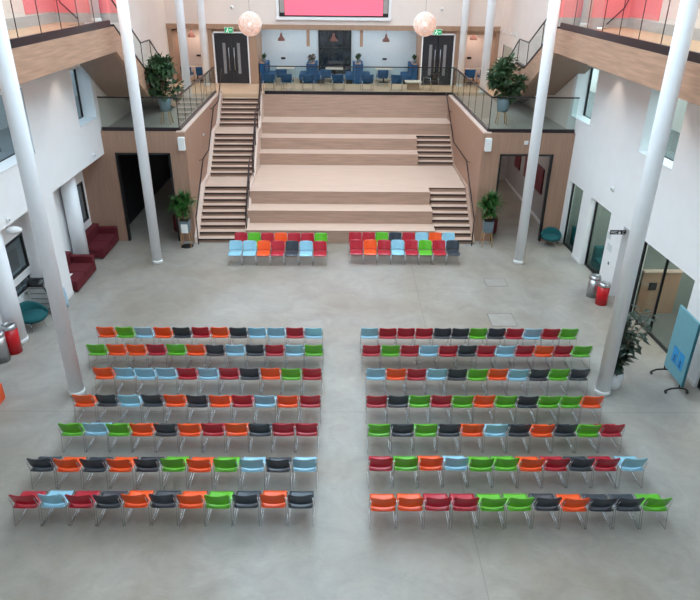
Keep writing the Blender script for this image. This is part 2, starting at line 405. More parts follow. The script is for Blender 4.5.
structure('trim_11', MB().prism([(XR-.01, YFR-.11), (XR+.3, YFR-.11), (SR(YE)+.3, YE), (SR(YE)-.01, YE)], 'z', Zm, Zm+.05), oakp)
# passages behind the openings
structure('wall_passage_left', MB().box(-9.3, -9.1, YF+.05, 33, 0, Zm-.36).box(-9.1, XL-.28, 33, 33.2, 0, Zm-.36), pmat('shaded_passage', '#212328', .7))  # near-black wall colour carries the darkness of the unlit passage
structure('wall_passage_right', MB().box(8.58, 8.7, YFR+.05, 33, 0, Zm-.36).box(XR+.28, 8.6, 33, 33.2, 0, Zm-.36), pmat('grey_plaster', '#b9b4b2', .7))
structure('baseboard_right', MB().box(8.55, 8.58, YFR+.08, 33, 0, .14), white)
for yy, z, lab in ((31.0, 1.75, 'farthest'), (29.2, 1.75, 'middle'), (27.2, 1.75, 'nearest')):
    fr = thing('picture_frame', f'{lab} of three tall maroon pictures on the right passage wall', 'picture', (8.57, yy, z-.6), group='maroon pictures')
    MB().box(8.53, 8.575, yy-.5, yy+.5, z-.55, z+.55).build('frame', pmat('maroon_gloss', '#5e1420', .4), fr, True)
    MB().box(8.52, 8.53, yy-.44, yy+.44, z-.49, z+.49).build('picture', pmat('maroon_print', '#7d1f2b', .5, var=.3, scale=3), fr, True)

# left staircase
R_ = .18
def steps(mb, nos, x0, x1, z0, y0, n, tread, ydeep=None):
    """n risers starting at y0 ; adds treads"""
    for k in range(n):
        yy = y0+k*tread; z = z0+(k+1)*R_
        mb.box(x0, x1, yy, (y0+n*tread) if ydeep is None else ydeep, z-R_, z)
        nos.box(x0, x1, yy-.012, yy+.03, z-.085, z-.012)
def treads(mb, x0, x1, z0, y0, n, tread):
    for k in range(n):
        yy = y0+k*tread; z = z0+(k+1)*R_
        mb.box(x0, x1, yy-.02, yy+tread+.01, z-.012, z+.004)
st = thing('timber_staircase', 'long timber staircase in three flights left of the seating steps', 'stairs', ((XL-3.95)/2, 23.95, 0))
stair_turn = .0235
xa, xb = XL+.16, -3.92
F1, F2, F3 = (23.95, .288), (27.7, .29), (31.15, .3)
LAND1 = F1[0]+8*F1[1]; LAND2 = F2[0]+7*F2[1]
for (yy, tr), n, z0, yend in ((F1, 9, 0, F2[0]), (F2, 8, 9*R_, F3[0]), (F3, 7, 17*R_, YE+.2)):
    a = MB(); b = MB(); c = MB(); steps(a, b, xa, xb, z0, yy, n, tr, yend)
    treads(c, xa, xb, z0, yy, n-1, tr); zt = z0+n*R_; c.box(xa, xb, yy+(n-1)*tr-.02, yend+.01, zt-.012, zt+.004)
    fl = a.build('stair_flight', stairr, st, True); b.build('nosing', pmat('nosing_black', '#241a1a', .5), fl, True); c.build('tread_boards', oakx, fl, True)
def prof(off):
    P = [(F1[0], 0), (LAND1, 9*R_), (F2[0]-.0, 9*R_), (LAND2, 17*R_), (F3[0], 17*R_), (F3[0]+6*F3[1], 24*R_), (YE, 24*R_)]
    return [(a-.02, b+off+(.0 if i else .12)) for i, (a, b) in enumerate(P)]
def stringer(x0, x1, off, name='stringer'):
    P = prof(off); poly = [(P[0][0]-.05, 0)]+P+[(YE, 0)]
    return MB().prism([(a, max(0, b)) for a, b in poly], 'x', x0, x1)
stringer(XL+.002, XL+.16, .13).build('stringer', oakp, st, True)
stringer(-3.92, -3.76, .10).build('stringer', oakp, st, True)
st.rotation_euler.z = stair_turn

# seating steps
bl = thing('seating_steps', 'wide pale timber bleacher steps filling the end of the atrium', 'bleachers', (0, 23.94, 0))
tiers = [(23.94, 25.65, 0, .54, 3.68), (24.76, 25.65, .54, 1.08, 3.64), (25.62, 33, 0, 1.62, 3.6), (29.72, 33, 1.62, 2.16, 3.5), (30.52, 33, 2.16, 2.70, 3.5), (31.4, 33, 2.70, 3.24, XR)]
x0 = -3.86
for i, (a, b, z0, z1, xr) in enumerate(tiers):
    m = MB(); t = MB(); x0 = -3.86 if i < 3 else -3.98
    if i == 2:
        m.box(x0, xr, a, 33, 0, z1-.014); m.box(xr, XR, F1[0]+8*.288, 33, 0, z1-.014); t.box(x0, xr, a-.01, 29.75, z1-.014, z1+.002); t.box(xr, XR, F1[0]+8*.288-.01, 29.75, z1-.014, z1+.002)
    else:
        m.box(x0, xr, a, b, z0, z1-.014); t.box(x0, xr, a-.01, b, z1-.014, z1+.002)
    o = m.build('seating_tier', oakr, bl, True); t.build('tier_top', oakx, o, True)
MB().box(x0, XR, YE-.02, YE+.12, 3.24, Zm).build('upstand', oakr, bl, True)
# small aisle steps at the right
for y0_, n, z0, xl, yend in ((F1[0], 9, 0, 3.66, 26.25), (29.78, 6, 9*R_, 3.5, 31.42)):
    a = MB(); b = MB(); c = MB()
    tr = .288
    nn = n-1 if n == 9 else n
    steps(a, b, xl, XR-.12, z0, y0_, nn, tr, yend); treads(c, xl, XR-.12, z0, y0_, nn, tr)
    if n == 9: b.box(xl, XR-.12, y0_+8*tr-.022, y0_+8*tr+.02, z0+9*R_-.052, z0+9*R_-.015)
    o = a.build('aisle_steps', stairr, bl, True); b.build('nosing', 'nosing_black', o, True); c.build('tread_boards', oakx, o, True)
MB().prism([(23.9, 0), (23.9, .12), (26.25, 1.72), (29.78, 1.72), (31.42, 2.82), (32.7, 3.34), (32.7, 0)], 'x', XR-.12, XR-.002).build('stringer', oakr, bl, True)

# handrails
def rail(name, label, pts, posts, r=.028, brackets=()):
    t = thing(name, label, 'handrail', pts[0][:2]+(pts[0][2]-1,))
    MB().tube(pts, r).build('rail', dark, t, True)
    for (a, b) in posts: MB().tube([a, b], .022).build('post', dark, t, True)
    if brackets:
        for (a, b) in brackets: MB().tube([a, b], .012, 6).build('bracket', dark, t, True)
    return t
xh = XL+.09
HR = 1.15
def wallrail(x, label, seq, wf_):
    wx = lambda a: wf_(a)+x
    pts = [(wx(a), a, b+HR) for a, b in seq]
    br = [((wx(a), a, b+HR-.01), (wf_(a), a+.02, b+HR-.07)) for a, b in seq[2::2]]
    return rail('handrail', label, pts, [((wx(seq[0][0]), seq[0][0], 0), (wx(seq[0][0]), seq[0][0], HR))], brackets=br)
wallrail(.17, 'dark metal handrail along the left wall of the long staircase', [(23.75, 0), (23.95, .1), (LAND1, 9*R_), (F2[0], 9*R_+.02), (LAND2, 17*R_), (F3[0], 17*R_+.02), (F3[0]+6*F3[1], 24*R_)], SL)
wallrail(-.15, 'dark metal handrail along the right wall of the seating steps', [(23.75, 0), (23.95, .1), (26.25, 9*R_), (29.5, 9*R_+.02), (31.4, 15*R_), (32.6, 18*R_+.1)], SR)
def balrail(label, seq, x):
    HR = .95; X = lambda a: x-.0235*(a-24)
    pts = [(X(a), a, b+HR) for a, b in seq]
    n = len(seq); posts = []
    (ya, za), (yb, zb) = seq[0], seq[-1]
    cnt = max(2, int((yb-ya)/1.1)+1)
    for i in range(cnt):
        yy = ya+(yb-ya)*i/(cnt-1)
        for (a, b), (c, d) in zip(seq, seq[1:]):
            if a <= yy <= c+1e-6: zz = b+(d-b)*(yy-a)/(c-a); break
        posts.append(((X(yy), yy, zz), (X(yy), yy, zz+HR)))
    t = rail('stair_balustrade', label, pts, posts)
    for h in (.3, .6):
        MB().tube([(X(a), a, b+h) for a, b in seq], .012, 6).build('infill_rail', dark, t, True)
    return t
balrail('dark balustrade beside the lower stair flight and low tiers', [(24.1, .12), (LAND1, 9*R_+.1), (27.4, 9*R_+.1)], -3.84)
balrail('dark balustrade beside the upper stair flights', [(27.8, 9*R_+.12), (LAND2, 17*R_+.1), (F3[0], 17*R_+.1), (F3[0]+6*F3[1], 24*R_+.02)], -3.84)

# ------------------------------------------------------------------ glass balustrades
def glassrun(name, label, pts, h=1.1, base=.15, panel=1.3, railr=.024, rail=True, posts=True, basemat=None, gl='clear_glass'):
    """pts : polyline of the foot of the glass"""
    t = thing(name, label, 'balustrade', pts[0])
    bc = MB(); hr = MB(); joints = []
    for a, b in zip(pts, pts[1:]):
        a = Vector(a); b = Vector(b); d = b-a; L = Vector((d.x, d.y, 0)).length; u = Vector((d.x, d.y, 0)).normalized(); nrm = Vector((-u.y, u.x, 0))
        def slab(m, s0, s1, z0, z1, w):
            A = a+d*(s0/L); B = a+d*(s1/L); n = nrm*w/2; z0v = Vector((0, 0, z0)); z1v = Vector((0, 0, z1))
            m.hexa([A-n+z0v, B-n+z0v, B+n+z0v, A+n+z0v, A-n+z1v, B-n+z1v, B+n+z1v, A+n+z1v])
        slab(bc, 0, L, .0, base, .09)
        k = max(1, round(L/panel))
        for i in range(k):
            m = MB(); slab(m, i*L/k+.008, (i+1)*L/k-.008, base-.03, h, .018); m.build('glass_panel', gl, t, True)
            if i: 
                j = MB(); slab(j, i*L/k-.0035, i*L/k+.0035, base, h-.01, .022); joints.append(j)
        if rail: slab(hr, 0, L, h, h+.045, .055)
    bc.build('base_channel', basemat or dark, t, True)
    for j in joints: j.build('panel_joint', dark, t, True)
    if rail: hr.build('handrail', dark, t, True)
    if posts:
        for q in pts[1:]: MB().box(q[0]-.013, q[0]+.013, q[1]-.013, q[1]+.013, q[2], q[2]+h+.03).build('post', dark, t, True)
    return t
zc = Zm-.0
glassrun('glass_balustrade', 'glass balustrade around the left landing beside the tall plant', [(-8.96, YF+.02, zc), (XL-.2, YF+.02, zc), (SL(YE)-.2, YE+.1, zc)], h=1.2)
glassrun('glass_balustrade', 'glass balustrade around the right landing beside the tall plant', [(RX(YFR)-.03, YFR+.02, zc), (XR+.2, YFR+.02, zc), (SR(YE)+.2, YE+.05, zc)], h=1.28)
glassrun('glass_balustrade', 'long glass balustrade on the mezzanine edge above the seating steps', [(-3.88, YE+.06, Zm), (SR(YE)+.16, YE+.06, Zm)], panel=1.55, h=1.28)

# ------------------------------------------------------------------ upper side galleries
zf = 8.05
def gallery(side):
    s = -1 if side == 'left' else 1
    xf = -7.4 if s < 0 else 7.2; ye = 22.35 if s < 0 else 23.3; xo = s*9.9
    m = MB(); a, b = sorted((xf+s*.0, xf+s*.25)); m.box(a, b, -3, ye, 7.3, zf-.02)
    structure(f'trim_{12 if s<0 else 13}', m, oakY, f'deep timber fascia beam of the {side} upper gallery')
    a, b = sorted((xf+s*.25, xo)); fl = MB().box(a, b, -3, ye, zf-.25, zf)
    a, b = sorted((s*9.0, xo)); fl.box(a, b, ye, 24.15, zf-.25, zf)
    structure(f'floor_gallery_{side}', fl, mezf, f'timber floor of the {side} upper gallery')
    a, b = sorted((xf, xf+s*.25)); structure(f'trim_{14 if s<0 else 15}', MB().box(a, b, -3, ye, zf-.02, zf+.0), oakY)
    glassrun('glass_balustrade', f'glass balustrade with dark base along the {side} upper gallery', [(xf+s*.1, 2.0, zf), (xf+s*.1, ye-.03, zf)], h=1.2, base=.19, panel=1.25, gl='gallery_glass', posts=False)
    # red end partition
    a, b = sorted((xf+s*.1, xo)); yp = 24.16
    structure(f'wall_red_{side}', MB().box(a, b, yp, yp+.12, zf+.3, 11.5), pmat('red_glow', '#f58f92', .5, var=.02), f'pink red end wall of the {side} upper gallery')
    structure(f'baseboard_{side}_gallery', MB().box(a, b, yp-.02, yp+.12, zf, zf+.3), pmat('grey_skirt', '#b9b6b4', .5))
    a, b = sorted((xo-s*.03, xo)); structure(f'wall_red_{side}_return', MB().box(a, b, yp-2.3, yp, zf+.35, 11.5), 'red_glow')
    structure(f'baseboard_{side}_gallery_return', MB().box(a, b, 2, yp-.02, zf, zf+.3), 'grey_skirt')
    # gallery stair rail
    rail('handrail', f'dark sloping handrail in front of the red wall, {side} gallery', [(s*9.1, yp-.12, zf+.1), (s*9.62, yp-.12, zf+.62), (s*10-s*.35, yp-.12, zf+.67)][:2]+[(s*9.8, yp-.12, zf+1.1)], [], r=.022,
         brackets=[((s*9.3, yp-.12, zf+.3), (s*9.3, yp, zf+.25))])
    # stair from gallery to mezzanine
    yl0, yl1, yb_ = (25.3, 26.5, 29.8) if s < 0 else (26.85, 28.35, 31.7)
    zl = 6.23
    t = thing('gallery_staircase', f'timber stair with solid stringer down from the {side} upper gallery', 'stairs', (s*8.2, yb_, Zm))
    prf = [(ye, zf), (ye+.1, zf), (yl0, zl+.12), (yl1, zl+.12), (yb_, Zm+.02), (yb_-.75, Zm), (yl1-.1, zl-.95), (yl0+.2, zl-.95), (ye, 7.3)]
    a, b = sorted((xf, xf+s*.12))
    MB().prism(prf, 'x', a, b).build('stringer', oakp if False else oakY, t, True)
    sf = [(ye, zf-.25), (yl0, zl-.12), (yl1, zl-.12), (yb_-.35, Zm+.01), (yb_-.8, Zm+.01), (yl1-.1, zl-.93), (yl0+.2, zl-.93), (ye, 7.31)]
    a, b = sorted((xf+s*.12, s*9.0-s*.02))
    MB().prism(sf, 'x', a, b).build('soffit', oaks, t, True)
    tr = MB(); n1 = 10; n2 = 11
    for k in range(n1): 
        y_ = ye+(yl0-ye)*k/n1; z_ = zf-(zf-zl)*(k+1)/n1; tr.box(a, b, y_, y_+(yl0-ye)/n1+.02, z_-.12, z_)
    tr.box(a, b, yl0, yl1, zl-.13, zl)
    for k in range(n2-1):
        y_ = yl1+(yb_-yl1)*k/n2; z_ = zl-(zl-Zm)*(k+1)/n2; tr.box(a, b, y_, y_+(yb_-yl1)/n2+.02, z_-.12, z_)
    tr.build('treads', oakx, t, True)
    xg = xf+s*.05
    g = MB(); cap = MB(); hd = MB()
    seq = [(ye+.1, zf), (yl0, zl+.12), (yl1, zl+.12), (yb_, Zm+.02)]
    for i, ((y0_, z0_), (y1_, z1_)) in enumerate(zip(seq, seq[1:])):
        k = 2 if i != 1 else 1
        for j in range(k):
            ya, yb2 = y0_+(y1_-y0_)*j/k+.01, y0_+(y1_-y0_)*(j+1)/k-.01
            za, zb = z0_+(z1_-z0_)*j/k, z0_+(z1_-z0_)*(j+1)/k
            MB().prism([(ya, za+.02), (yb2, zb+.02), (yb2, zb+.93), (ya, za+.93)], 'x', xg-.009, xg+.009).build('glass_panel', 'gallery_glass', t, True)
            if j or i: MB().prism([(ya-.022, za+.02), (ya-.005, za+.02), (ya-.005, za+.93), (ya-.022, za+.93)], 'x', xg-.012, xg+.012).build('panel_joint', dark, t, True)
        hd.prism([(y0_-.01, z0_+.93), (y1_+.01, z1_+.93), (y1_+.01, z1_+.97), (y0_-.01, z0_+.97)], 'x', xg-.02, xg+.02)
        cap.prism([(y0_-.01, z0_-.01), (y1_+.01, z1_-.01), (y1_+.01, z1_+.06), (y0_-.01, z0_+.06)], 'x', xf-.02*s*1-.0, xf+s*.14) if s > 0 else cap.prism([(y0_-.01, z0_-.01), (y1_+.01, z1_-.01), (y1_+.01, z1_+.06), (y0_-.01, z0_+.06)], 'x', xf-.14, xf+.02)
    hd.build('handrail', dark, t, True); cap.build('base_channel', dark, t, True)
gallery('left'); gallery('right')

# ------------------------------------------------------------------ columns
def column(x, y_, z0, label, r=.178, z1=TOP, group='white round columns', ring=True):
    t = thing('column', label, 'column', (x, y_, z0), group=group)
    MB().lathe([(r, 0), (r, z1-z0)], n=32).build('shaft', colw, t)
    if ring: MB().lathe([(r+.0, 0), (r+.02, 0), (r+.02, .13), (r+.0, .15)], n=32).build('base_ring', panelgrey, t)
    return t
column(-6.74, 13.55, 0, 'tall white round column left of the chair rows, nearest on the left')
column(6.72, 13.65, 0, 'tall white round column in front of the white potted plant, nearest on the right')
column(-6.86, 21.9, 0, 'tall white round column in front of the left passage opening')
column(6.6, 22.05, 0, 'tall white round column in front of the right passage opening')
column(-7.42, 31.8, Zm, 'nearer white column standing on the mezzanine at the left niche', .19)
column(-7.15, 35.2, Zm, 'farther white column on the mezzanine between left niche and black door', .18)
column(7.05, 33.6, Zm, 'nearer white column standing on the mezzanine at the right niche', .2)
column(6.2, 35.7, Zm, 'farther white column on the mezzanine between right niche and black door', .18)
column(-9.62, 21.9, 0, 'short white round column between the two maroon sofas', .27, 3.5, 'short white columns under the left wall')
column(-9.42, 16.15, 0, 'short white round column between teal chair and waste bins', .27, 3.5, 'short white columns under the left wall')
column(-8.45, 23.9, zf, 'pale column on the left upper gallery in front of the red wall', .16, TOP, 'gallery columns')
column(8.3, 23.9, zf, 'pale column on the right upper gallery in front of the red wall', .16, TOP, 'gallery columns')
pr = thing('pier', 'white rectangular pier between maroon sofa and wheeled unit at left', 'column', (-9.2, 18.97, 0))
MB().box(-9.4, -8.995, 18.55, 19.3, 0, 3.5).build('shaft', white, pr, True)
MB().box(-9.41, -8.985, 18.54, 19.31, 0, .12).build('base_ring', panelgrey, pr, True)
structure('baseboard_left', MB().box(-9.95, -9.92, -3, 22.2, 0, .1), white)
bb = MB()
for a, b in ((-3, 11.2), (13.95, 15.1), (18.1, 18.45), (19.3, 20.3), (21.98, 22.75)): pbox(bb, PR, a, b, 0, .11, -.02, 0)
structure('baseboard_right_wall', bb, panelgrey)

# ------------------------------------------------------------------ windows
wn = [2]
def window(P, s0, s1, z0, z1, d, label, mull=(), gl='window_glass', sill=True, fw_=.05):
    t = thing(f'window_{wn[0]}', label, 'window', P((s0+s1)/2, z0, d), kind='structure'); wn[0] += 1
    m = MB()
    pbox(m, P, s0, s0+fw_, z0, z1, d-.03, d+.04); pbox(m, P, s1-fw_, s1, z0, z1, d-.03, d+.04)
    pbox(m, P, s0, s1, z0, z0+fw_, d-.03, d+.04); pbox(m, P, s0, s1, z1-fw_, z1, d-.03, d+.04)
    for q in mull: pbox(m, P, q-.02, q+.02, z0, z1, d-.03, d+.04)
    m.build('window_frame', black, t, True)
    pbox(MB(), P, s0+.02, s1-.02, z0+.02, z1-.02, d-.008, d+.008).build('pane', gl, t, True)
    if sill: pbox(MB(), P, s0, s1, z0, z0+.02, -.03, d-.03).build('window_sill', white, t, True)
    return t
window(PL, 22.3, 23.95, 4.87, 6.7, .5, 'upper left window nearest the timber stair soffit')
window(PL, 16.5, 18.75, 4.87, 6.7, .5, 'upper left window behind the nearest left column')
window(PL, 10.5, 12.6, 4.87, 6.7, .5, 'upper left window nearest the camera')
window(PR, 23.2, 25.0, 4.87, 6.75, .48, 'upper right window nearest the timber stair soffit', gl='grey_glass')
window(PR, 17.4, 19.4, 4.87, 6.75, .48, 'upper right window behind the nearest right column', gl='grey_glass')
window(PR, 11.4, 13.4, 4.87, 6.75, .48, 'upper right window nearest the camera', gl='grey_glass')
window(PL2, 22.35, 23.95, .97, 2.5, .03, 'dark lower left window above the far maroon sofa', fw_=.08)
window(PL2, 22.65, 23.85, .33, .7, .1, 'small dark low window beside the far maroon sofa', sill=False)
window(PL2, 17.4, 18.75, 1.25, 2.4, .03, 'dark lower left window above the teal chair', fw_=.09)
window(PL2, 17.4, 18.75, .63, 1.03, .1, 'small dark low window behind the teal chair', sill=False)
window(PR, 22.75, 24.1, .0, 2.6, .16, 'narrow full height glazing beside the timber wall', sill=False, gl='grey_glass')
window(PR, 20.3, 21.98, .0, 2.6, .22, 'full height glazing above the red and steel bins', sill=False, gl='grey_glass')
window(PR, 15.1, 18.1, .0, 2.55, .14, 'wide full height glazing behind the large potted plant', (16.75,), sill=False, gl='grey_glass', fw_=.06)
window(PR, 11.2, 13.95, .0, 2.55, .1, 'full height glazing behind the teal mobile board', (12.5,), sill=False, gl='grey_glass')
dd = thing('door_3', 'pale door in the recess beside the toilet sign', 'door', (RX(18.9, .3), 18.9, 0), kind='structure')
pbox(MB(), PR, 18.45, 19.3, 0, 2.5, .3, .35).build('door_leaf', pmat('pale_door', '#b7b2ad', .5), dd, True)
pbox(MB(), PR, 18.55, 18.58, .95, 1.15, .24, .3).build('door_handle', satin, dd, True)

# rooms behind the right glazing
structure('floor_room_right', MB().prism([(RX(8, .2), 8), (13.4, 8), (13.4, 24.2), (RX(24.2, .2), 24.2)], 'z', 0, .012), tile)
structure('wall_room_1', MB().box(9.33, 13.4, 18.2, 18.35, 0, 3.4), pmat('room_grey', '#858f8b', .7))
structure('wall_room_2', MB().box(9.12, 13.4, 22.3, 22.4, 0, 3.4), 'room_grey')
structure('wall_room_3', MB().box(9.02, 13.4, 24.25, 24.4, 0, 3.4), 'room_grey')
cab = thing('timber_reception_panel', 'light timber panel seen through the wide right glazing', 'panel', (10.0, 18.1, 0))
MB().box(9.36, 10.55, 18.05, 18.19, 0.02, 1.45).build('panel', oakf, cab, True)
MB().box(9.6, 9.85, 18.03, 18.05, .85, 1.1).build('notice', black, cab, True)
MB().box(9.36, 10.55, 18.0, 18.19, 1.45, 1.5).build('panel_top', oakp, cab, True)
# teal sofas behind glass
def block_sofa(name, label, cat, x0, x1, y0, y1, mat, back='x-', arm=None, seat=.42, hb=.8, bt=.25, group=None):
    t = thing(name, label, cat, ((x0+x1)/2, (y0+y1)/2, 0), group=group)
    MB().box(x0, x1, y0, y1, .05, .27).build('base', mat, t, True, bevel=.02)
    sx0, sx1, sy0, sy1 = x0, x1, y0, y1
    if back == 'x-': sx0 += bt; bb_ = (x0, x0+bt, y0, y1)
    elif back == 'x+': sx1 -= bt; bb_ = (x1-bt, x1, y0, y1)
    elif back == 'y+': sy1 -= bt; bb_ = (x0, x1, y1-bt, y1)
    if arm == 'y+': sy1 -= bt*.8; MB().box(sx0, sx1, sy1, y1, .27, hb-.12).build('armrest', mat, t, True, bevel=.04)
    k = max(1, round((sy1-sy0)/.8)) if back != 'y+' else 1
    for i in range(k):
        MB().box(sx0, sx1, sy0+(sy1-sy0)*i/k+.004, sy0+(sy1-sy0)*(i+1)/k-.004, .27, seat).build('seat_cushion', mat, t, True, bevel=.035)
    MB().box(*bb_, .27, hb).build('backrest', mat, t, True, bevel=.04)
    for px in (x0+.08, x1-.08):
        for py in (y0+.08, y1-.08): MB().lathe([(.025, 0), (.025, .05)], (px, py, 0), 10).build('foot', black, t, True)
    return t
block_sofa('sofa', 'maroon sofa in the far left corner against the timber wall', 'sofa', -9.88, -8.93, 22.2, 24.02, maroon, 'x-', 'y+', hb=.78, group='maroon sofas')
block_sofa('sofa', 'maroon sofa between the white pier and the short column', 'sofa', -9.88, -8.85, 19.36, 21.15, maroon, 'x-', 'y+', hb=.78, group='maroon sofas')
tag(MB().box(-9.4, -9.2, 19.75, 19.98, .425, .428).build('paper_sheet', paper), 'white paper left on the nearer maroon sofa', 'paper')
block_sofa('sofa', 'teal sofa inside the room behind the glazing above the bins', 'sofa', 9.25, 10.3, 20.35, 21.9, teal, 'y+', group='teal sofas behind glass')
block_sofa('sofa', 'small teal sofa inside the narrow glazed room by the timber wall', 'sofa', 9.12, 9.95, 22.75, 24.0, teal, 'y+', group='teal sofas behind glass')
tb = thing('side_table', 'pale low table inside the room behind the glazing', 'table', (9.75, 19.95, 0))
MB().lathe([(.33, .42), (.35, .43), (.35, .45), (.33, .46)]).build('table_top', panelgrey, tb); MB().lathe([(.2, 0), (.2, .02), (.03, .04), (.03, .42)]).build('pedestal', satin, tb)
# maroon seats inside the passages
for x, y_, lab in ((-6.62, 25.2, 'maroon stool inside the left passage opening'), (6.05, 25.2, 'maroon stool inside the right passage opening')):
    t = thing('stool', lab, 'stool', (x-.12 if x < 0 else x+.1, y_, 0), group='maroon stools in the passages')
    MB().lathe([(.26, .06), (.28, .1), (.28, .66), (.25, .72), (0, .73)]).build('seat', maroon, t); MB().lathe([(.22, 0), (.22, .06)]).build('plinth', black, t)

# ------------------------------------------------------------------ tub chairs
def tub_chair(label, x, y_, rz, k=1.):
    t = thing('tub_chair', label, 'armchair', (x, y_, 0), rz, 'teal tub chairs'); t.scale = (k, k, k)
    MB().lathe([(.0, .30), (.34, .30), (.40, .35), (.40, .41), (.36, .45), (0, .46)], n=32).build('seat', teal, t, bevel=0)
    def sh(u, v):
        a = -PI*.12+u*PI*1.24; r_ = .36+.07*v
        h = .30+v*(.20+.22*max(0, math.sin((a)))**1.3)
        return (r_*math.cos(a), r_*math.sin(a), h)
    MB().sheet(sh, 28, 6, .06).build('backrest', teal, t)
    for a in (PI/4, 3*PI/4, 5*PI/4, 7*PI/4):
        MB().tube([(.22*math.cos(a), .22*math.sin(a), .31), (.32*math.cos(a), .32*math.sin(a), 0)], .012).build('leg', steel, t)
tub_chair('teal tub chair beside the short left column', -9.28, 17.0, .9)
tub_chair('teal tub chair beside the right passage opening', 8.3, 23.88, -.3, .88)

# ------------------------------------------------------------------ the chairs
COL = {'R': ('red', '#b3122a'), 'O': ('orange', '#f2550d'), 'G': ('green', '#5bb41c'), 'B': ('light blue', '#93c6da'), 'K': ('charcoal', '#2d3640')}
protos = {}
def chair_meshes():
    back = MB()
    def bs(u, v):
        e = abs(u-.5)*2; q = max(0, (abs(v-.5)*2-.6)/.4)
        w = .2425-.04*(1-math.sqrt(max(0, 1-q*q)))
        return ((u-.5)*2*w, -.21-.118*v+.05*e*e, .475+.322*v-.012*e*e*(1-v))
    back.sheet(bs, 12, 10, .012)
    seat = MB()
    def ss(u, v):
        e = abs(u-.5)*2; q = max(0, (abs(v-.5)*2-.8)/.2)
        w = .235-.03*(1-math.sqrt(max(0, 1-q*q)))
        z = .44-.018*(1-e*e)*(1-abs(v-.45))-.035*(max(0, v-.84)/.16)**2+.012*(max(0, .12-v)/.12)
        return ((u-.5)*2*w, -.28+v*.50, z)
    seat.sheet(ss, 10, 16, .012)
    def side(s):
        x = s*.2435
        return MB().tube([(x, -.30, .72), (x, -.235, .50), (x, -.235, .42), (x, -.325, .05), (x, -.32, .010), (x, -.28, .007), (x, .18, .007), (x, .215, .02), (x, .215, .07), (x*.98, .18, .422)], .0065, 6)
    rail_ = MB().tube([(-.2435, -.2, .415), (.2435, -.2, .415)], .006, 6); rail2 = MB().tube([(-.24, .17, .425), (.24, .17, .425)], .006, 6)
    for s in (-1, 1): rail_.tube([(s*.235, -.22, .428), (s*.235, .19, .428)], .006, 6)
    rail_.v += []
    return back, seat, side(-1), side(1), rail_, rail2
cm = chair_meshes()
for k, (cn, hx) in COL.items():
    m = pmat('shell_'+cn.replace(' ', '_'), hx, .36, var=.02, spec=.6, coat=.2)
    t = thing('stacking_chair', cn, 'chair')
    cm[1].build('seat', m, t); cm[0].build('backrest', m, t)
    cm[2].build('leg', steel, t); cm[3].build('leg', steel, t); cm[4].build('seat_frame', steel, t); cm[5].build('crossbar', steel, t)
    protos[k] = [t, False]
# share meshes of the metal parts
ref = {c.name.split('.')[0]+str(i): c.data for i, c in enumerate(protos['R'][0].children)}
def place_chair(k, x, y_, rz, label, group):
    t, used = protos[k]
    if not used:
        t.location = (x, y_, 0); t.rotation_euler = (0, 0, rz); t['label'] = label; t['group'] = group; protos[k][1] = True
    else:
        dup(t, (x, y_, 0), rz, label, group)
ORD = ['aisle-end', 'second', 'third', 'fourth', 'fifth', 'sixth', 'seventh', 'eighth', 'ninth', 'tenth', 'eleventh', 'twelfth']
ROWN = ['nearest the stage steps', 'second', 'third', 'fourth', 'fifth', 'sixth', 'seventh']
left_rows = ['OGBOKROKBBRB', 'GOORGOKBKRBG', 'OBBBRBRKOGR', 'OKBKOKORBOR', 'GBGOKOROKRR', 'KOKOKGOGBKB', 'RBRKOKOGKOK']
right_rows = ['BRRRKKGKRBRG', 'RGRBRKRBRORG', 'BORBKGOBKGK', 'RKGRGOGKGGO', 'GKGKOBKOKGR', 'RGOBGGORKRB', 'OORRGGKOKKG']
rowY = [15.65, 14.71, 13.57, 12.42, 11.35, 10.24, 9.12]
extL = [(-6.90, -.54), (-6.84, -.50), (-6.28, -.50), (-6.36, -.49), (-6.25, -.52), (-6.45, -.50), (-6.33, -.53)]
extR = [(.51, 6.67), (.52, 6.74), (.59, 6.29), (.56, 6.22), (.57, 6.30), (.55, 6.29), (.53, 6.33)]
rowword = ['seventh', 'sixth', 'fifth', 'fourth', 'third', 'second', 'first']
used_labels = {}
for side, rows, ext in (('left', left_rows, extL), ('right', right_rows, extR)):
    for ri, (row, (a, b)) in enumerate(zip(rows, ext)):
        n = len(row); pitch = (b-a)/n
        for i, k in enumerate(row):
            j = (n-1-i) if side == 'left' else i
            cn = COL[k][0]
            pos = 'at the aisle end' if j == 0 else ('at the outer end' if j == n-1 else f'{ORD[j]} from the aisle')
            lab = f'{cn} chair {pos}, {rowword[ri]} row from the camera, {side} block'
            jx = random.uniform(-.003, .003); jr = random.uniform(-.01, .01)
            dx = .04 if (side == 'right' and ri == 5 and i == n-1) else 0
            place_chair(k, a+pitch*(i+.5)+jx+dx, rowY[ri]+(.075 if side == 'left' and ri == 6 else -.04 if side == 'left' and ri == 5 else 0)+.275+random.uniform(-.012, .012), jr, lab, f'{cn} chairs in rows')
# rows facing the audience
for side, rows in (('left', (('RGRORRG', -4.14, -.58, 22.8, 'back'), ('BBORKBR', -4.22, -.58, 21.97, 'front'))), ('right', (('RRGKRBOB', .22, 4.32, 22.92, 'back'), ('RORBRGRK', .25, 4.36, 22.12, 'front')))):
    for row, a, b, yy, w_ in rows:
        n = len(row); pitch = (b-a)/n
        for i, k in enumerate(row):
            cn = COL[k][0]
            place_chair(k, a+pitch*(i+.5), yy-.1, PI+random.uniform(-.02, .02), f'{cn} chair facing camera, {ORD[i] if i else "first"} from the left, {w_} row of the {side} panel group', f'{cn} chairs facing the audience')

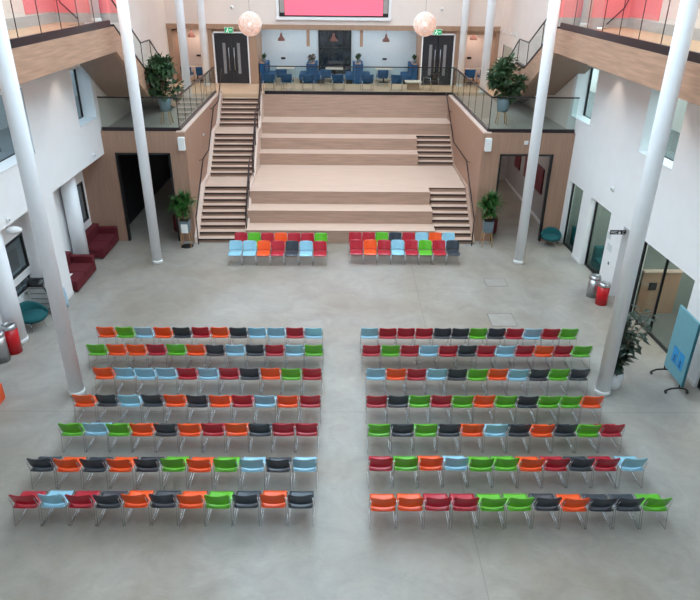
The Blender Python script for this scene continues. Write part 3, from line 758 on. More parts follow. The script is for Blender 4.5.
# ------------------------------------------------------------------ plants
def leafy(mb, c, r, n, size, rz=1., droop=.2, rnd=None):
    R = rnd or random
    for i in range(n):
        d = Vector((R.gauss(0, 1), R.gauss(0, 1), R.gauss(0, 1))).normalized(); q = R.random()**.35
        p_ = Vector((c[0]+d.x*r[0]*q, c[1]+d.y*r[1]*q, c[2]+d.z*r[2]*q))
        ax = (d+Vector((R.uniform(-.6, .6), R.uniform(-.6, .6), R.uniform(-.6, .3)))).normalized()
        up = Vector((R.uniform(-.5, .5), R.uniform(-.5, .5), 1)); sd = ax.cross(up).normalized(); nn = sd.cross(ax)
        L = size*R.uniform(.7, 1.3); W = L*.27
        mb.add([p_, p_+ax*L*.45+sd*W+nn*L*.05, p_+ax*L-nn*L*.12, p_+ax*L*.45-sd*W+nn*L*.05, p_+ax*L*.5-nn*L*.03], [(0, 4, 1), (1, 4, 2), (2, 4, 3), (3, 4, 0)], False)
def tall_pot(t, h0, h1, r0, r1, n=20, square=False):
    m = MB()
    if square:
        m.hexa([(-r0, -r0, h0), (r0, -r0, h0), (r0, r0, h0), (-r0, r0, h0), (-r1, -r1, h1), (r1, -r1, h1), (r1, r1, h1), (-r1, r1, h1)])
    else: m.lathe([(r0*.9, h0), (r0, h0+.03), (r1, h1), (r1-.025, h1), (r1-.03, h1-.03)], n=n)
    p_ = m.build('pot', grey, t)
    return p_
def ficus(label, x, y_, w_):
    t = thing('potted_ficus', label, 'plant', (x, y_, Zm), group='bushy plants on the landings')
    tall_pot(t, .5, 1.0, .2, .27)
    for k in range(4):
        a = PI/4+k*PI/2; MB().tube([(.16*math.cos(a), .16*math.sin(a), .55), (.27*math.cos(a), .27*math.sin(a), 0)], .02, 6).build('leg', legw, t)
    MB().lathe([(0, .975), (.235, .975)]).build('soil', soil, t)
    tr = MB()
    for k in range(4): tr.tube([(0, 0, .97), (random.uniform(-.1, .1), random.uniform(-.1, .1), 1.3), (random.uniform(-.3, .3), random.uniform(-.3, .3), 1.9)], .02, 6, .008)
    tr.build('stem', bark, t)
    fo = MB(); RR = random.Random(int(abs(x)*10))
    for q in range(26):
        cz = RR.uniform(1.05, 2.35); wd = .5*w_*(1-.55*max(0, cz-1.7)/.65)
        leafy(fo, (RR.uniform(-wd, wd), RR.uniform(-.35, .35), cz), (.2, .2, .19), 62, .2, rnd=RR)
    fo.build('foliage', leafA, t)
ficus('tall bushy green plant in a grey legged pot on the left landing', -6.9, 25.6, 1.0)
ficus('tall bushy green plant in a grey legged pot on the right landing', 6.3, 26.0, 1.15)
def spiky(label, x, y_, sign):
    t = thing('potted_dracaena', label, 'plant', (x, y_, 0), group='spiky plants by the stairs')
    tall_pot(t, .62, 1.08, .16, .19, square=True)
    for sx in (-1, 1):
        for sy in (-1, 1): MB().tube([(sx*.14, sy*.14, .66), (sx*.2, sy*.2, .02)], .014, 6).build('leg', legw, t)
    MB().lathe([(.24, 0), (.24, .02), (.2, .02)], n=20).build('stand_base', black, t) if sign else None
    MB().box(-.17, .17, -.17, .17, 1.07, 1.085).build('soil', soil, t)
    st_ = MB()
    for k in range(3): st_.tube([(random.uniform(-.05, .05), random.uniform(-.05, .05), 1.08), (random.uniform(-.15, .15), random.uniform(-.1, .1), 1.5+.15*k)], .018, 6)
    st_.build('stem', bark, t)
    fo = MB(); R = random.Random(3 if sign else 5)
    for (cx, cy, cz, n, L0) in ((0, 0, 1.45, 120, .5), (-.2, 0, 1.7, 130, .55), (.16, .02, 1.8, 130, .55), (0, 0, 1.95, 80, .45), (-.05, 0, 1.3, 60, .4)):
        for i in range(n):
            a = R.uniform(0, 2*PI); e = R.uniform(-.35, 1.3); L = L0*R.uniform(.6, 1.1)
            d = Vector((math.cos(a)*math.cos(e), math.sin(a)*math.cos(e), math.sin(e))); sd = d.cross(Vector((0, 0, 1.01))).normalized()*.022
            p0 = Vector((cx, cy, cz)); p1 = p0+d*L*.55; p2 = p0+d*L+Vector((0, 0, -.12*L*math.cos(e)*2))
            fo.add([p0-sd*.5, p0+sd*.5, p1+sd, p1-sd, p2], [(0, 1, 2, 3), (3, 2, 4)])
    fo.build('foliage', leafB, t)
    if sign: MB().box(-.12, .14, -.205, -.195, .62, .98).build('notice', paper, t)
spiky('spiky green plant with a white notice on its stand, left of the stairs', -6.12, 23.55, True)
spiky('spiky green plant in a grey pot right of the seating steps', 5.7, 23.72, False)

rp = thing('potted_rubber_plant', 'tall dark leaved plant in a white pot behind the right column', 'plant', (7.1, 13.95, 0))
MB().lathe([(.15, 0), (.19, .03), (.215, .2), (.21, .48), (.19, .5), (.185, .46)], n=28).build('pot', pmat('white_ceramic', '#e8e9ea', .25), rp)
MB().lathe([(0, .46), (.185, .46)]).build('soil', soil, rp)
stm = MB(); fo = MB(); R = random.Random(11)
for k in range(12):
    a = R.uniform(-PI*.3, PI*.55); l_ = R.uniform(.12, .55); hh = R.uniform(1.1, 2.4)
    pts = [Vector((.05*math.cos(a), .05*math.sin(a), .46)), Vector((.3*l_*math.cos(a), .3*l_*math.sin(a), .46+.5*(hh-.46))), Vector((l_*math.cos(a), l_*math.sin(a), hh))]
    stm.tube(pts, .013, 6, .006)
    for i in range(34):
        u = R.uniform(.25, 1.02); q = pts[0].lerp(pts[1], u*2) if u < .5 else pts[1].lerp(pts[2], u*2-1)
        b = R.uniform(0, 2*PI); e = R.uniform(-.4, .7); d = Vector((math.cos(b)*math.cos(e), math.sin(b)*math.cos(e), math.sin(e))); L = R.uniform(.16, .3)
        sd = d.cross(Vector((R.uniform(-.3, .3), R.uniform(-.3, .3), 1))).normalized()*L*.26; nn = sd.normalized().cross(d)
        q = q+d*.04
        fo.add([q, q+d*L*.5+sd, q+d*L-Vector((0, 0, L*.2)), q+d*L*.5-sd, q+d*L*.5+Vector((0, 0, -.01))], [(0, 4, 1), (1, 4, 2), (2, 4, 3), (3, 4, 0)])
stm.build('stem', bark, rp); fo.build('foliage', leafC, rp)

# ------------------------------------------------------------------ bins
def bin_(label, x, y_, mat, r=.2, h=.9, cat='bin'):
    t = thing('waste_bin', label, cat, (x, y_, 0), group='round waste bins')
    MB().lathe([(r, 0), (r, h-.12)], n=28).build('body', mat, t)
    MB().lathe([(r+.006, h-.13), (r+.012, h-.11), (r+.006, h-.08), (r*.9, h-.02), (r*.55, h), (r*.5, h-.03), (0, h-.035)], n=28).build('lid', satin, t)
redp = pmat('red_enamel', '#c8141f', .3, var=.02)
bin_('red waste bin with a steel lid against the right wall', 8.52, 18.75, redp, .19, .78)
bin_('brushed steel waste bin behind the red bin at the right wall', 8.42, 19.3, satin, .19, .78)
bin_('red waste bin by the short left column', -9.26, 15.6, redp)
bin_('brushed steel waste bin in front of the red bin at left', -9.38, 15.14, satin)

# mobile board
mbx = thing('mobile_board', 'teal mobile pin board on black castor feet by the right wall', 'board', (8.7, 14.05, 0), -.02)
MB().box(-.03, .03, -.53, .53, .28, 2.12).build('panel', pmat('board_teal', '#6fa2ad', .8, var=.04), mbx, bevel=.02)
MB().box(-.032, .032, -.535, -.5, .28, 2.12).build('panel_edge', pmat('board_edge', '#2f6a76', .6), mbx, bevel=.01)
for yy in (-.2, .12):
    ps = MB().box(-.036, -.031, yy-.13, yy+.13, .62, 1.08).build('poster', pmat('poster_blue', '#1f93cf', .5, var=.1), mbx)
    m = MB(); m.lathe([(0, 0), (.05, .02), (.055, .06), (.02, .1), (.045, .13), (.04, .19), (0, .21)], (0, 0, 0), 12)
    m2 = MB(); m2.add([(-.0385+(v[0]*.02), yy+v[1], .66+v[2]) for v in m.v], m.f, True); m2.build('silhouette', pmat('poster_navy', '#135f96', .5), ps)
for yy in (-.4, .5):
    ft = MB().tube([(-.32, yy, .09), (-.2, yy, .15), (0, yy, .17), (.14, yy, .15), (.24, yy, .09)], .025).tube([(0, yy, .15), (0, yy, .3)], .02).build('foot', black, mbx)
    for xx in (-.32, .24): MB().tube([(xx-.015, yy, .05), (xx+.015, yy, .05)], .05, 14).build('castor', black, ft)

# wheeled unit at left
wu = thing('wheeled_unit', 'grey and black wheeled folding unit behind the nearest left column', 'trolley', (-9.36, 18.1, 0))
def hood(u, v):
    a = u*PI*.75; return (-.42+v*.5, .1-.2*math.cos(a), .86+.2*math.sin(a))
MB().sheet(hood, 10, 2, .03).build('hood', black, wu)
MB().hexa([(-.3, -.32, .14), (.42, -.32, .14), (.42, .15, .14), (-.3, .15, .14), (-.42, -.1, .9), (.1, -.1, .9), (.1, .15, .9), (-.42, .15, .9)]).build('body', pmat('pale_metal', '#a5a5a3', .4, .5), wu, bevel=.01)
sl = MB()
for k in range(5):
    a = k/5+.1; xa_, xb_ = -.3-.12*a, .42-.32*a; yy = -.32+.22*a; z = .14+.76*a
    sl.box(xa_+.05, xb_-.05, yy-.012, yy+.02, z-.012, z+.012)
sl.build('front_slats', pmat('dark_grey_metal', '#57595c', .4, .6), wu)
MB().tube([(.40, -.3, .16), (.36, -.3, .55), (.05, -.12, .95)], .02).build('side_frame', black, wu)
for xx in (-.26, .38):
    for yy in (-.27, .1): MB().tube([(xx-.02, yy, .055), (xx+.02, yy, .055)], .055, 12).build('castor', black, wu)
for xx in (-.26, .38): MB().tube([(xx, -.27, .06), (xx, -.27, .15)], .02).build('castor_fork', black, wu)
pk = thing('plastic_bag', 'pale blue plastic bag standing beside the wheeled unit', 'bag', (-8.86, 18.35, 0))
MB().lathe([(0, .0), (.09, .02), (.11, .15), (.1, .45), (.06, .65), (.02, .72)], n=12, sx=.75).build('bag', pmat('pale_blue_plastic', '#a9c3d3', .3), pk)

# orange stool at the left edge
os_ = thing('cube_stool', 'orange cube stool with a blue disc at the left picture edge', 'stool', (-8.74, 13.16, 0))
MB().box(-.26, .26, -.22, .22, 0, .45).build('body', pmat('orange_board', '#e2531f', .5), os_, bevel=.02)
dm = MB(); dm.tube([(0, -.225, .2), (0, -.232, .2)], .13, 24).build('disc', pmat('disc_blue', '#7fa6dc', .5), os_)
dm = MB(); dm.tube([(-.02, -.221, .25), (-.02, -.224, .25)], .15, 24).build('disc_black_band', black, os_)  # larger black disc set just behind the blue one
tag(MB().box(-9.35, -8.97, 13.55, 13.9, 0, .42).build('cube_stool', maroon, bevel=.02), 'dark red cube stool behind the orange stool at left', 'stool')

# ------------------------------------------------------------------ wall fittings
def wallbox(name, label, cat, x0, x1, y0, y1, z0, z1, mat=panelgrey, group=None, detail=None):
    t = thing(name, label, cat, ((x0+x1)/2, (y0+y1)/2, z0), group=group)
    MB().box(x0, x1, y0, y1, z0, z1).build('body', mat, t, True, bevel=.012)
    if detail: detail(t)
    return t
for x, lab in ((-6.03, 'white wall speaker beside the left stair corner'), (5.36, 'white wall speaker beside the right stair corner')):
    def det(t, x=x): MB().box(x-.09, x+.09, YF-.275, YF-.27, 3.72, 4.12).build('grille', pmat('grille', '#c9cac8', .6), t, True)
    wallbox('wall_speaker', lab, 'speaker', x-.12 if x < 0 else x, x+.12 if x < 0 else x+.24, (YF if x < 0 else YFR)-.27, (YF if x < 0 else YFR)-.095, 3.68, 4.16, group='wall speakers', detail=None)
wallbox('sensor', 'small white sensor on the timber wall behind the right column', 'sensor', 6.86, 7.0, YFR-.16, YFR-.095, 3.92, 4.06)
def dome(label, x, y_, z, ax, r=.07):
    t = thing('wall_detector', label, 'detector', (x, y_, z), group='small round wall detectors')
    m = MB().lathe([(r, 0), (r, .02), (r*.8, .05), (0, .06)], n=18); rot = Matrix.Rotation(PI/2*ax, 4, 'Y') if abs(ax) == 1 else Matrix.Rotation(PI/2, 4, 'X')
    m.v = [tuple(rot @ Vector(v)) for v in m.v]; m.build('dome', panelgrey, t)
    m = MB().lathe([(r*.3, .05), (r*.3, .075), (0, .08)], n=12); m.v = [tuple(rot @ Vector(v)) for v in m.v]; m.build('lens', grey, t)
dome('round detector near the far end of the left wall band', -8.99, 23.0, 3.72, 1)
dome('round detector on the left wall beside the white projector', -8.99, 16.35, 3.66, 1)
dome('bright round fitting on the right wall above the toilet sign', RX(20.5)-.01, 20.5, 3.36, -1, .09)
dome('small round fitting on the timber wall beside the handrail', XL+.01, 27.2, 3.55, 1, .05)
for x, z, lab in ((-5.74, 8.06, 'left'), (5.05, 8.06, 'right'), (7.4, 7.6, 'far right'), (-8.6, 7.6, 'far left')):
    dome(f'small {lab} detector high on the back wall above the mezzanine', x, YB-.01, z, 0, .09)
# projector on the left wall
pj = thing('wall_projector', 'white rounded device on an arm at the left wall band', 'projector', (-8.99, 16.75, 3.3))
m = MB().lathe([(0, 0), (.16, .01), (.2, .05), (.2, .1), (.12, .15), (0, .16)], n=24, sx=1.1, sy=.85); m.build('body', panelgrey, pj); pj.location = (-8.93, 16.45, 3.26)
MB().tube([(0, 0, .1), (-.25, 0, .18)], .025).build('arm', panelgrey, pj)
MB().lathe([(.08, -.012), (.08, .0)], n=18).build('lens_plate', black, pj)

# toilet sign
def text_mesh(body, size, name, mat, parent, loc, rot, ext=.002):
    cu = bpy.data.curves.new(name, 'FONT'); cu.body = body; cu.size = size; cu.extrude = ext; cu.align_x = 'CENTER'; cu.align_y = 'CENTER'
    tmp = bpy.data.objects.new(name+'_tmp', cu); C.objects.link(tmp)
    me = bpy.data.meshes.new_from_object(tmp.evaluated_get(bpy.context.evaluated_depsgraph_get()))
    bpy.data.objects.remove(tmp); me.materials.append(mat) if not me.materials else None
    if me.materials: me.materials[0] = mat
    o = bpy.data.objects.new(name, me); C.objects.link(o); o.parent = parent; o.location = loc; o.rotation_euler = rot
    return o
sg = thing('toilet_sign', 'black toilet sign with white lettering projecting from the right wall', 'sign', (RX(19.1)-.26, 19.1, 2.3))
MB().box(-.25, .25, -.015, .015, 0, .14).build('sign_plate', black, sg)
MB().box(.25, .27, -.02, .02, .02, .12).build('bracket', satin, sg)
text_mesh('WC', .12, 'lettering', paper, sg, (-.13, -.018, .07), (PI/2, 0, 0))
rg = MB().lathe([(.03, 0), (.04, 0), (.04, .004), (.03, .004)], n=20); rr = Matrix.Rotation(PI/2, 4, 'X'); rg.v = [tuple((rr @ Vector(v))+Vector((.05, -.015, .055))) for v in rg.v]
rg.box(.035, .047, -.019, -.015, .06, .125).box(.035, .085, -.019, -.015, .05, .06); rg.build('pictogram', paper, sg)
text_mesh('C', .12, 'lettering', paper, sg, (.17, -.018, .07), (PI/2, 0, 0))
for k, (yy, z, w_, h_) in enumerate(((20.15, 1.75, .32, .22), (19.95, 1.38, .34, .24))):
    n_ = wallbox('notice', ('upper' if k == 0 else 'lower')+' pale notice on the right wall below the toilet sign', 'notice', RX(yy)-.012, RX(yy)-.002, yy-w_/2, yy+w_/2, z, z+h_, pmat('pale_notice', '#d3d8d8', .5), group='pale wall notices')
wallbox('wall_switch', 'small dark switch on the right wall above the bins', 'switch', RX(19.8)-.02, RX(19.8)-.002, 19.74, 19.84, .95, 1.05, grey)

# wall hooks on right lobby wall
for k in range(5):
    yy = 35.6-k*.75; x = RX(yy)
    t = thing('wall_hook', f'white sculptural wall hook, {["farthest","second farthest","middle","fourth farthest","nearest"][k]} of five on the right lobby wall', 'hook', (x-.01, yy, 7.0), group='white wall hooks')
    MB().lathe([(.06, 0), (.07, .02), (.0, .06)], n=14).build('base', panelgrey, t)
    MB().tube([(0, 0, .03), (-.1, 0, .08), (-.14, 0, .18), (-.08, 0, .26)], .018, 8).build('peg', panelgrey, t)
gp = thing('glass_screen', 'frameless glass screen on the right lobby wall under the hooks', 'screen', (RX(34.5)-.05, 34.5, 5.2))
MB().box(-.02, .0, -1.3, .5, 0, 1.3).build('pane', 'clear_glass', gp)
MB().box(-.03, .01, .5, .54, 0, 1.3).build('edge', dark, gp)

# floor hatches
for k, (x, yy, w_, d_) in enumerate(((5.38, 20.33, .72, .58), (5.0, 17.6, .76, .8))):
    t = thing('floor_hatch', ('farther' if k == 0 else 'nearer')+' square access hatch set in the concrete floor at right', 'hatch', (x, yy, 0), group='floor hatches')
    MB().box(-w_/2, w_/2, -d_/2, d_/2, 0, .004).build('cover', pmat('hatch_concrete', '#a09a92', .5, var=.08, scale=3), t)
    m = MB(); e = .015
    m.box(-w_/2-e, w_/2+e, -d_/2-e, -d_/2, 0, .006).box(-w_/2-e, w_/2+e, d_/2, d_/2+e, 0, .006).box(-w_/2-e, -w_/2, -d_/2, d_/2, 0, .006).box(w_/2, w_/2+e, -d_/2, d_/2, 0, .006)
    m.build('rim', pmat('hatch_rim', '#6b6a68', .5), t)

# ------------------------------------------------------------------ pendants
def globe(label, x, y_, z):
    t = thing('globe_pendant', label, 'lamp', (x, y_, z), group='large woven globe lamps')
    m = bpy.data.materials.get('woven_shell')
    if not m:
        m = bpy.data.materials.new('woven_shell'); m.use_nodes = True; nt = m.node_tree; b = nt.nodes['Principled BSDF']
        b.inputs['Base Color'].default_value = srgb('#e6cfc3'); b.inputs['Roughness'].default_value = .8
        tcx = nt.nodes.new('ShaderNodeTexCoord'); wv = nt.nodes.new('ShaderNodeTexVoronoi'); wv.inputs['Scale'].default_value = 15; wv.feature = 'DISTANCE_TO_EDGE'
        nt.links.new(tcx.outputs['Object'], wv.inputs['Vector'])
        mr = nt.nodes.new('ShaderNodeMapRange'); mr.inputs[1].default_value = .02; mr.inputs[2].default_value = .12; mr.inputs[3].default_value = .9; mr.inputs[4].default_value = .86
        nt.links.new(wv.outputs['Distance'], mr.inputs[0])
        tr = nt.nodes.new('ShaderNodeBsdfTransparent'); tl = nt.nodes.new('ShaderNodeBsdfTranslucent'); tl.inputs[0].default_value = srgb('#f0cfbf')
        m1 = nt.nodes.new('ShaderNodeMixShader'); m1.inputs[0].default_value = .5; m2 = nt.nodes.new('ShaderNodeMixShader')
        L = nt.links.new; L(b.outputs[0], m1.inputs[1]); L(tl.outputs[0], m1.inputs[2]); L(mr.outputs[0], m2.inputs[0]); L(tr.outputs[0], m2.inputs[1]); L(m1.outputs[0], m2.inputs[2])
        L(m2.outputs[0], nt.nodes['Material Output'].inputs['Surface'])
    r_ = .43
    MB().lathe([(r_*math.sin(a*PI/24), -r_*math.cos(a*PI/24)) for a in range(25)], n=40).build('globe_shell', m, t)
    th = MB(); R = random.Random(2)
    for k in range(26):
        n = Vector((R.gauss(0, 1), R.gauss(0, 1), R.gauss(0, 1))).normalized(); u = n.orthogonal().normalized(); v = n.cross(u)
        th.tube([(u*math.cos(a)+v*math.sin(a))*(r_+.003) for a in [2*PI*i/36 for i in range(37)]], .004, 4, cap=False)
    th.build('thread_weave', paper, t)
    MB().lathe([(0, -.06), (.05, -.03), (.06, 0), (.05, .04), (.02, .08)], n=14).build('bulb', pmat('bulb', '#ffffff', emit='#ffe0c8', estr=12), t)
    MB().tube([(0, 0, .06), (0, 0, TOP-z)], .006, 6).build('cord', black, t)
    ld = bpy.data.lights.new('globe_light', 'POINT'); ld.energy = 5; ld.color = (1, .82, .7); ld.shadow_soft_size = .08
    lo = bpy.data.objects.new('globe_light', ld); C.objects.link(lo); lo.location = (x, y_, z)
globe('large woven white globe pendant in front of the left black door', -3.55, 26.4, 7.9)
globe('large woven white globe pendant in front of the right black door', 3.08, 26.4, 7.95)
copper = pmat('copper', '#5e3328', .35, .3, var=.1)
def pend(label, x, z, y_=37.4):
    t = thing('copper_pendant', label, 'lamp', (x, y_, z), group='small copper pendants')
    MB().lathe([(.21, 0), (.205, .01), (.17, .12), (.08, .22), (.05, .36), (.03, .4), (0, .4)], n=24).build('shade', copper, t)
    MB().lathe([(0, .06), (.05, .08), (.05, .12), (0, .15)], n=12).build('bulb', 'bulb', t)
    MB().tube([(0, 0, .38), (0, 0, 7.1-z)], .008, 6).build('cord', black, t)
    ld = bpy.data.lights.new('pendant_light', 'POINT'); ld.energy = 7; ld.color = (1, .75, .6); ld.shadow_soft_size = .05
    lo = bpy.data.objects.new('pendant_light', ld); C.objects.link(lo); lo.location = (x, y_, z-.02)
for x, lab in ((-3.38, 'copper pendant over the left booth table'), (-.55, 'copper pendant in front of the dark booth window'), (2.3, 'copper pendant over the right booth table'),
               (-8.22, 'copper pendant in the left niche'), (7.05, 'copper pendant in the right niche')):
    pend(lab, x, 6.38 if abs(x) < 5 else 6.52)

# ------------------------------------------------------------------ mezzanine furniture
def cafe_table(label, x, y_, w_=1.1, d_=.8):
    t = thing('cafe_table', label, 'table', (x, y_, Zm), group='mezzanine booth tables')
    MB().box(-w_/2, w_/2, -d_/2, d_/2, .72, .75).build('table_top', pmat('table_laminate', '#c8b7a6', .4), t, bevel=.008)
    MB().tube([(0, 0, .03), (0, 0, .72)], .04).build('pedestal', black, t)
    MB().box(-.28, .28, -.25, .25, 0, .03).build('foot_plate', black, t, bevel=.01)
def lounge_chair(label, x, y_, rz):
    t = thing('lounge_chair', label, 'chair', (x, y_, Zm), rz, 'blue chairs on the mezzanine')
    MB().box(-.27, .27, -.24, .28, .40, .50).build('seat', navy, t, bevel=.03)
    def bs(u, v): return ((u-.5)*.56, -.27-.1*v+.05*(2*u-1)**2, .46+.38*v)
    MB().sheet(bs, 8, 6, .05).build('backrest', navy, t)
    for s in (-1, 1):
        MB().tube([(s*.27, .26, 0), (s*.27, .25, .60), (s*.27, -.25, .62), (s*.27, -.3, 0)], .013, 6).build('leg', steel, t)
    MB().tube([(-.27, -.28, .12), (.27, -.28, .12)], .01, 6).build('crossbar', steel, t)
def bench(label, x0, x1, y0, y1, hb=1.15):
    t = thing('booth_bench', label, 'bench', ((x0+x1)/2, (y0+y1)/2, Zm), group='blue booth benches')
    MB().box(x0, x1, y0, y1-.14, Zm+.04, Zm+.46).build('seat', navy, t, True, bevel=.03)
    MB().box(x0, x1, y1-.14, y1, Zm+.04, Zm+hb).build('backrest', navy, t, True, bevel=.03)
    MB().box(x0+.04, x1-.04, y0+.04, y1-.02, Zm, Zm+.04).build('plinth', black, t, True)
def side_bench(label, xb, sgn):
    """high backed bench facing sideways (sgn=+1 faces +X), back at xb"""
    y0_, y1_ = 36.3, 37.9
    t = thing('booth_bench', label, 'bench', (xb+sgn*.3, 37.1, Zm), group='blue booth benches')
    a, b = sorted((xb, xb+sgn*.12)); MB().box(a, b, y0_, y1_, Zm+.02, Zm+1.02).build('backrest', navy, t, True, bevel=.03)
    a, b = sorted((xb+sgn*.12, xb+sgn*.52)); MB().box(a, b, y0_, y1_, Zm+.2, Zm+.46).build('seat', navy, t, True, bevel=.03)
    a, b = sorted((xb+sgn*.14, xb+sgn*.48)); MB().box(a, b, y0_+.03, y1_, Zm, Zm+.2).build('plinth', black, t, True)
def planter(label, x, w_):
    t = thing('planter_box', label, 'planter', (x, 37.1, Zm), group='planter boxes between the booths')
    MB().box(-w_/2, w_/2, -.78, .78, 0, 1.0).build('body', navy, t, bevel=.02)
    MB().box(-w_/2, w_/2, -.78, .78, 1.0, 1.03).build('cap', oakf, t)
planter('planter box at the left end of the booths', -4.38, .26)
planter('planter box left of the booth window', -1.72, .3)
planter('planter box right of the booth window', .78, .3)
planter('planter box at the right end of the booths', 3.85, .26)
side_bench('blue bench at the left end of the left booth', -4.24, 1); side_bench('blue bench at the right side of the left booth', -1.88, -1)
side_bench('blue bench at the left side of the window booth', -1.56, 1); side_bench('blue bench at the right side of the window booth', .62, -1)
side_bench('blue bench at the left side of the right booth', .94, 1); side_bench('blue bench at the right end of the right booth', 3.71, -1)
for x, lab in ((-3.15, 'pale booth table below the left copper pendant'), (-.5, 'pale booth table in front of the dark window'), (2.2, 'pale booth table below the right copper pendant')): cafe_table(lab, x, 37.0, .95, 1.3)
nm = ['leftmost', 'second', 'third', 'fourth', 'fifth', 'sixth']
for i, x in enumerate([-3.8, -2.83, -1.8, -.25, 1.18, 2.7]):
    lounge_chair(f'{nm[i]} blue steel framed chair from the left behind the glass balustrade' if i else 'leftmost blue steel framed chair behind the glass balustrade', x, 33.95, (-.12 if i % 2 else .15))
for i, (x, rz) in enumerate(((-3.3, 0.1), (-.9, -.1), (2.05, .1))):
    lounge_chair(f'blue chair at the near end of the {["left","middle","right"][i]} booth table', x, 35.75, rz)
lt = thing('coffee_table', 'low pale box table near the right end of the mezzanine balustrade', 'table', (3.6, 34.6, Zm))
MB().box(-.42, .42, -.35, .35, .36, .42).build('table_top', pmat('cream_top', '#d9ccbb', .4), lt, bevel=.01)
MB().box(-.3, .3, -.25, .25, 0, .36).build('base', oakf, lt)
stc = thing('steel_chair', 'dark seated steel framed chair in front of the right black door', 'chair', (4.5, 34.5, Zm), .6)
MB().box(-.27, .27, -.25, .25, .40, .45).build('seat', black, stc, bevel=.02)
MB().sheet(lambda u, v: ((u-.5)*.54, -.26-.06*v, .5+.35*v), 4, 3, .025).build('backrest', black, stc)
for s in (-1, 1): MB().tube([(s*.28, .26, 0), (s*.28, .26, .62), (s*.28, -.28, .62), (s*.28, -.28, 0)], .013, 6).build('leg', steel, stc)
# niche furniture
for x, w_ in ((-8.0, 'left'), (7.15, 'right')):
    cafe_table(f'narrow table in the {w_} niche', x, 37.0, 1.1, .6)
    lounge_chair(f'blue chair on the left side of the {w_} niche table', x-.38, 36.3, 0.0)
    lounge_chair(f'blue chair on the right side of the {w_} niche table', x+.4, 36.3, 0.1)
    so = thing('wall_socket', f'dark double socket on the wall of the {w_} niche', 'socket', (x-.1, YR-.02, 5.45), group='dark wall sockets')
    MB().box(-.12, .12, -.01, .01, 0, .1).build('plate', black, so)
for x, lab in ((-3.38, 'dark double socket on the wall of the left booth'), (2.3, 'dark double socket on the wall of the right booth')):
    so = thing('wall_socket', lab, 'socket', (x, YR-.02, 5.35), group='dark wall sockets'); MB().box(-.12, .12, -.01, .01, 0, .1).build('plate', black, so)
# small plants on dividers
def small_plant(label, x, y_, kind):
    t = thing('small_potted_plant', label, 'plant', (x, y_, Zm+1.03), group='small plants on the booth planters')
    MB().lathe([(.08, 0), (.11, .14), (.1, .14), (.1, .12)], n=16).build('pot', grey, t)
    fo = MB(); R = random.Random(int(x*100))
    if kind == 'round': leafy(fo, (0, 0, .26), (.13, .13, .12), 200, .08, rnd=R)
    else:
        for i in range(60):
            a = R.uniform(0, 2*PI); e = R.uniform(.8, 1.5); L = R.uniform(.2, .38); d = Vector((math.cos(a)*math.cos(e), math.sin(a)*math.cos(e), math.sin(e))); sd = d.cross(Vector((0, 0, 1.01))).normalized()*.035
            q = Vector((0, 0, .14)); fo.add([q, q+d*L*.5+sd, q+d*L, q+d*L*.5-sd], [(0, 1, 2, 3)])
    fo.build('foliage', leafA if kind != 'round' else pmat('dull_leaf', '#5b4c3c', .6, var=.4), t)
small_plant('spiky small plant on the leftmost booth planter', -4.3, 36.75, 'spiky')
small_plant('round bushy plant, left one on the planter left of the window', -1.78, 36.5, 'round')
small_plant('round bushy plant, right one on the planter left of the window', -1.66, 36.95, 'round')
small_plant('broad leaved plant, left one on the planter right of the window', .75, 36.6, 'spiky')
small_plant('broad leaved plant, right one on the planter right of the window', .84, 37.1, 'spiky')
small_plant('spiky small plant on the rightmost booth planter', 3.83, 36.75, 'spiky')

# ------------------------------------------------------------------ light
W = bpy.data.worlds.new('world'); bpy.context.scene.world = W; W.use_nodes = True
bg = W.node_tree.nodes['Background']; bg.inputs[0].default_value = (.66, .86, 1, 1); bg.inputs[1].default_value = 5.3
def area(name, loc, rot, sx, sy, e, col=(1, 1, 1)):
    ld = bpy.data.lights.new(name, 'AREA'); ld.shape = 'RECTANGLE'; ld.size = sx; ld.size_y = sy; ld.energy = e; ld.color = col
    o = bpy.data.objects.new(name, ld); C.objects.link(o); o.location = loc; o.rotation_euler = rot; return o
def spot(name, loc, target, e, ang=70, col=(1, .86, .76), size=.05):
    ld = bpy.data.lights.new(name, 'SPOT'); ld.energy = e; ld.color = col; ld.spot_size = math.radians(ang); ld.spot_blend = .6; ld.shadow_soft_size = size
    o = bpy.data.objects.new(name, ld); C.objects.link(o); o.location = loc
    o.rotation_euler = (Vector(target)-Vector(loc)).to_track_quat('-Z', 'Y').to_euler(); return o
area('recess_light', (-.3, 37.2, 7.08), (0, 0, 0), 8.2, 1.2, 75, (.8, .91, 1))
area('niche_light_left', (-8.0, 37.3, 6.88), (0, 0, 0), 1.2, .8, 18, (1, .85, .75))
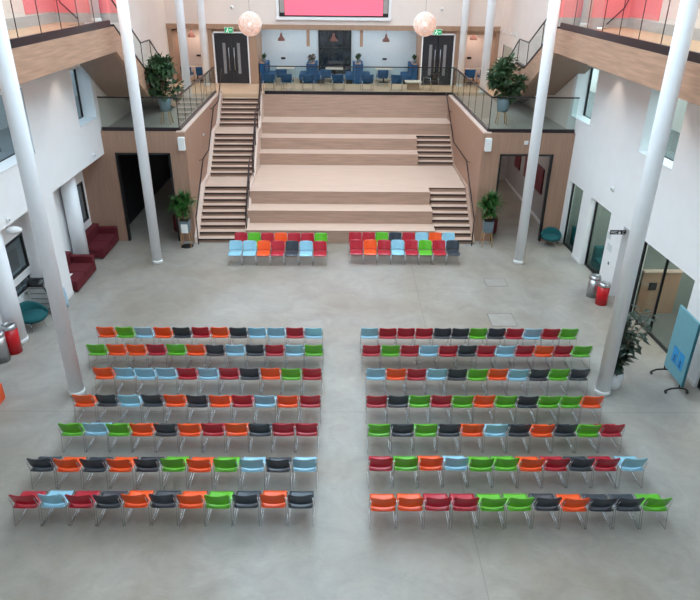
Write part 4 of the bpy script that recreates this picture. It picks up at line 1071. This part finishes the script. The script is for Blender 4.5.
area('niche_light_right', (7.1, 37.3, 6.8), (0, 0, 0), 1.2, .8, 18, (1, .85, .75))
area('passage_light_right', (7.1, 29, 3.9), (0, 0, 0), .5, 4, 35, (1, .93, .88))
area('room_fill_left', (-11.4, 19, 3.3), (0, 0, 0), 1.5, 10, 70, (.8, .92, 1))  # added lamp in an unseen room, lightens the lower left window panes
area('passage_light_left', (-7.6, 31, 3.9), (0, 0, 0), .5, 2, 4, (1, .93, .88))
area('room_fill_right', (11.2, 16.2, 3.35), (0, 0, 0), 2, 2.5, 140, (1, .95, .9))  # this and the next two are added fills to brighten the right glazing
area('room_fill_right_far', (10.9, 20.6, 3.35), (0, 0, 0), 1.5, 1.5, 150, (1, .95, .9))
area('room_fill_right_end', (10.6, 23.4, 3.35), (0, 0, 0), 1.2, 1.0, 90, (1, .95, .9))
area('upper_room_fill_right', (11.3, 19, 7.7), (0, 0, 0), 2, 12, 15, (.95, 1, .97))  # added fill, lifts the tone seen through the upper right windows
area('gallery_light_left', (-8.7, 18, 13.3), (0, 0, 0), 1.5, 10, 330, (1, .9, .85))
area('gallery_light_right', (8.7, 18, 13.3), (0, 0, 0), 1.5, 10, 330, (1, .9, .85))
for k, yy in enumerate((20.9, 17.0, 13.0)):
    spot('downlight_left', (-8.35, yy, 7.25), (-8.95, yy, 4), 40); spot('downlight_right', (8.3, yy+.6, 7.25), (RX(yy), yy+.6, 4), 40)
for k, yy in enumerate((27.5, 30.5, 33.5)):
    spot('lobby_light_left', (-8.2, yy, 13.2), (-9.0, yy, 6), 260, 50, (1, .82, .7)); spot('lobby_light_right', (7.8, yy, 13.2), (8.6, yy, 6), 260, 50, (1, .82, .7))
for k, x in enumerate((-7.5, -4.8, 4.2, 6.8)):
    spot('wall_washer', (x, 35.2, 13.2), (x, 36.2, 7), 620, 60, (1, .8, .68))

S = bpy.context.scene
S.view_settings.view_transform = 'Standard'; S.view_settings.look = 'None'; S.view_settings.gamma = 1; S.view_settings.exposure = 0
S.view_settings.use_curve_mapping = False
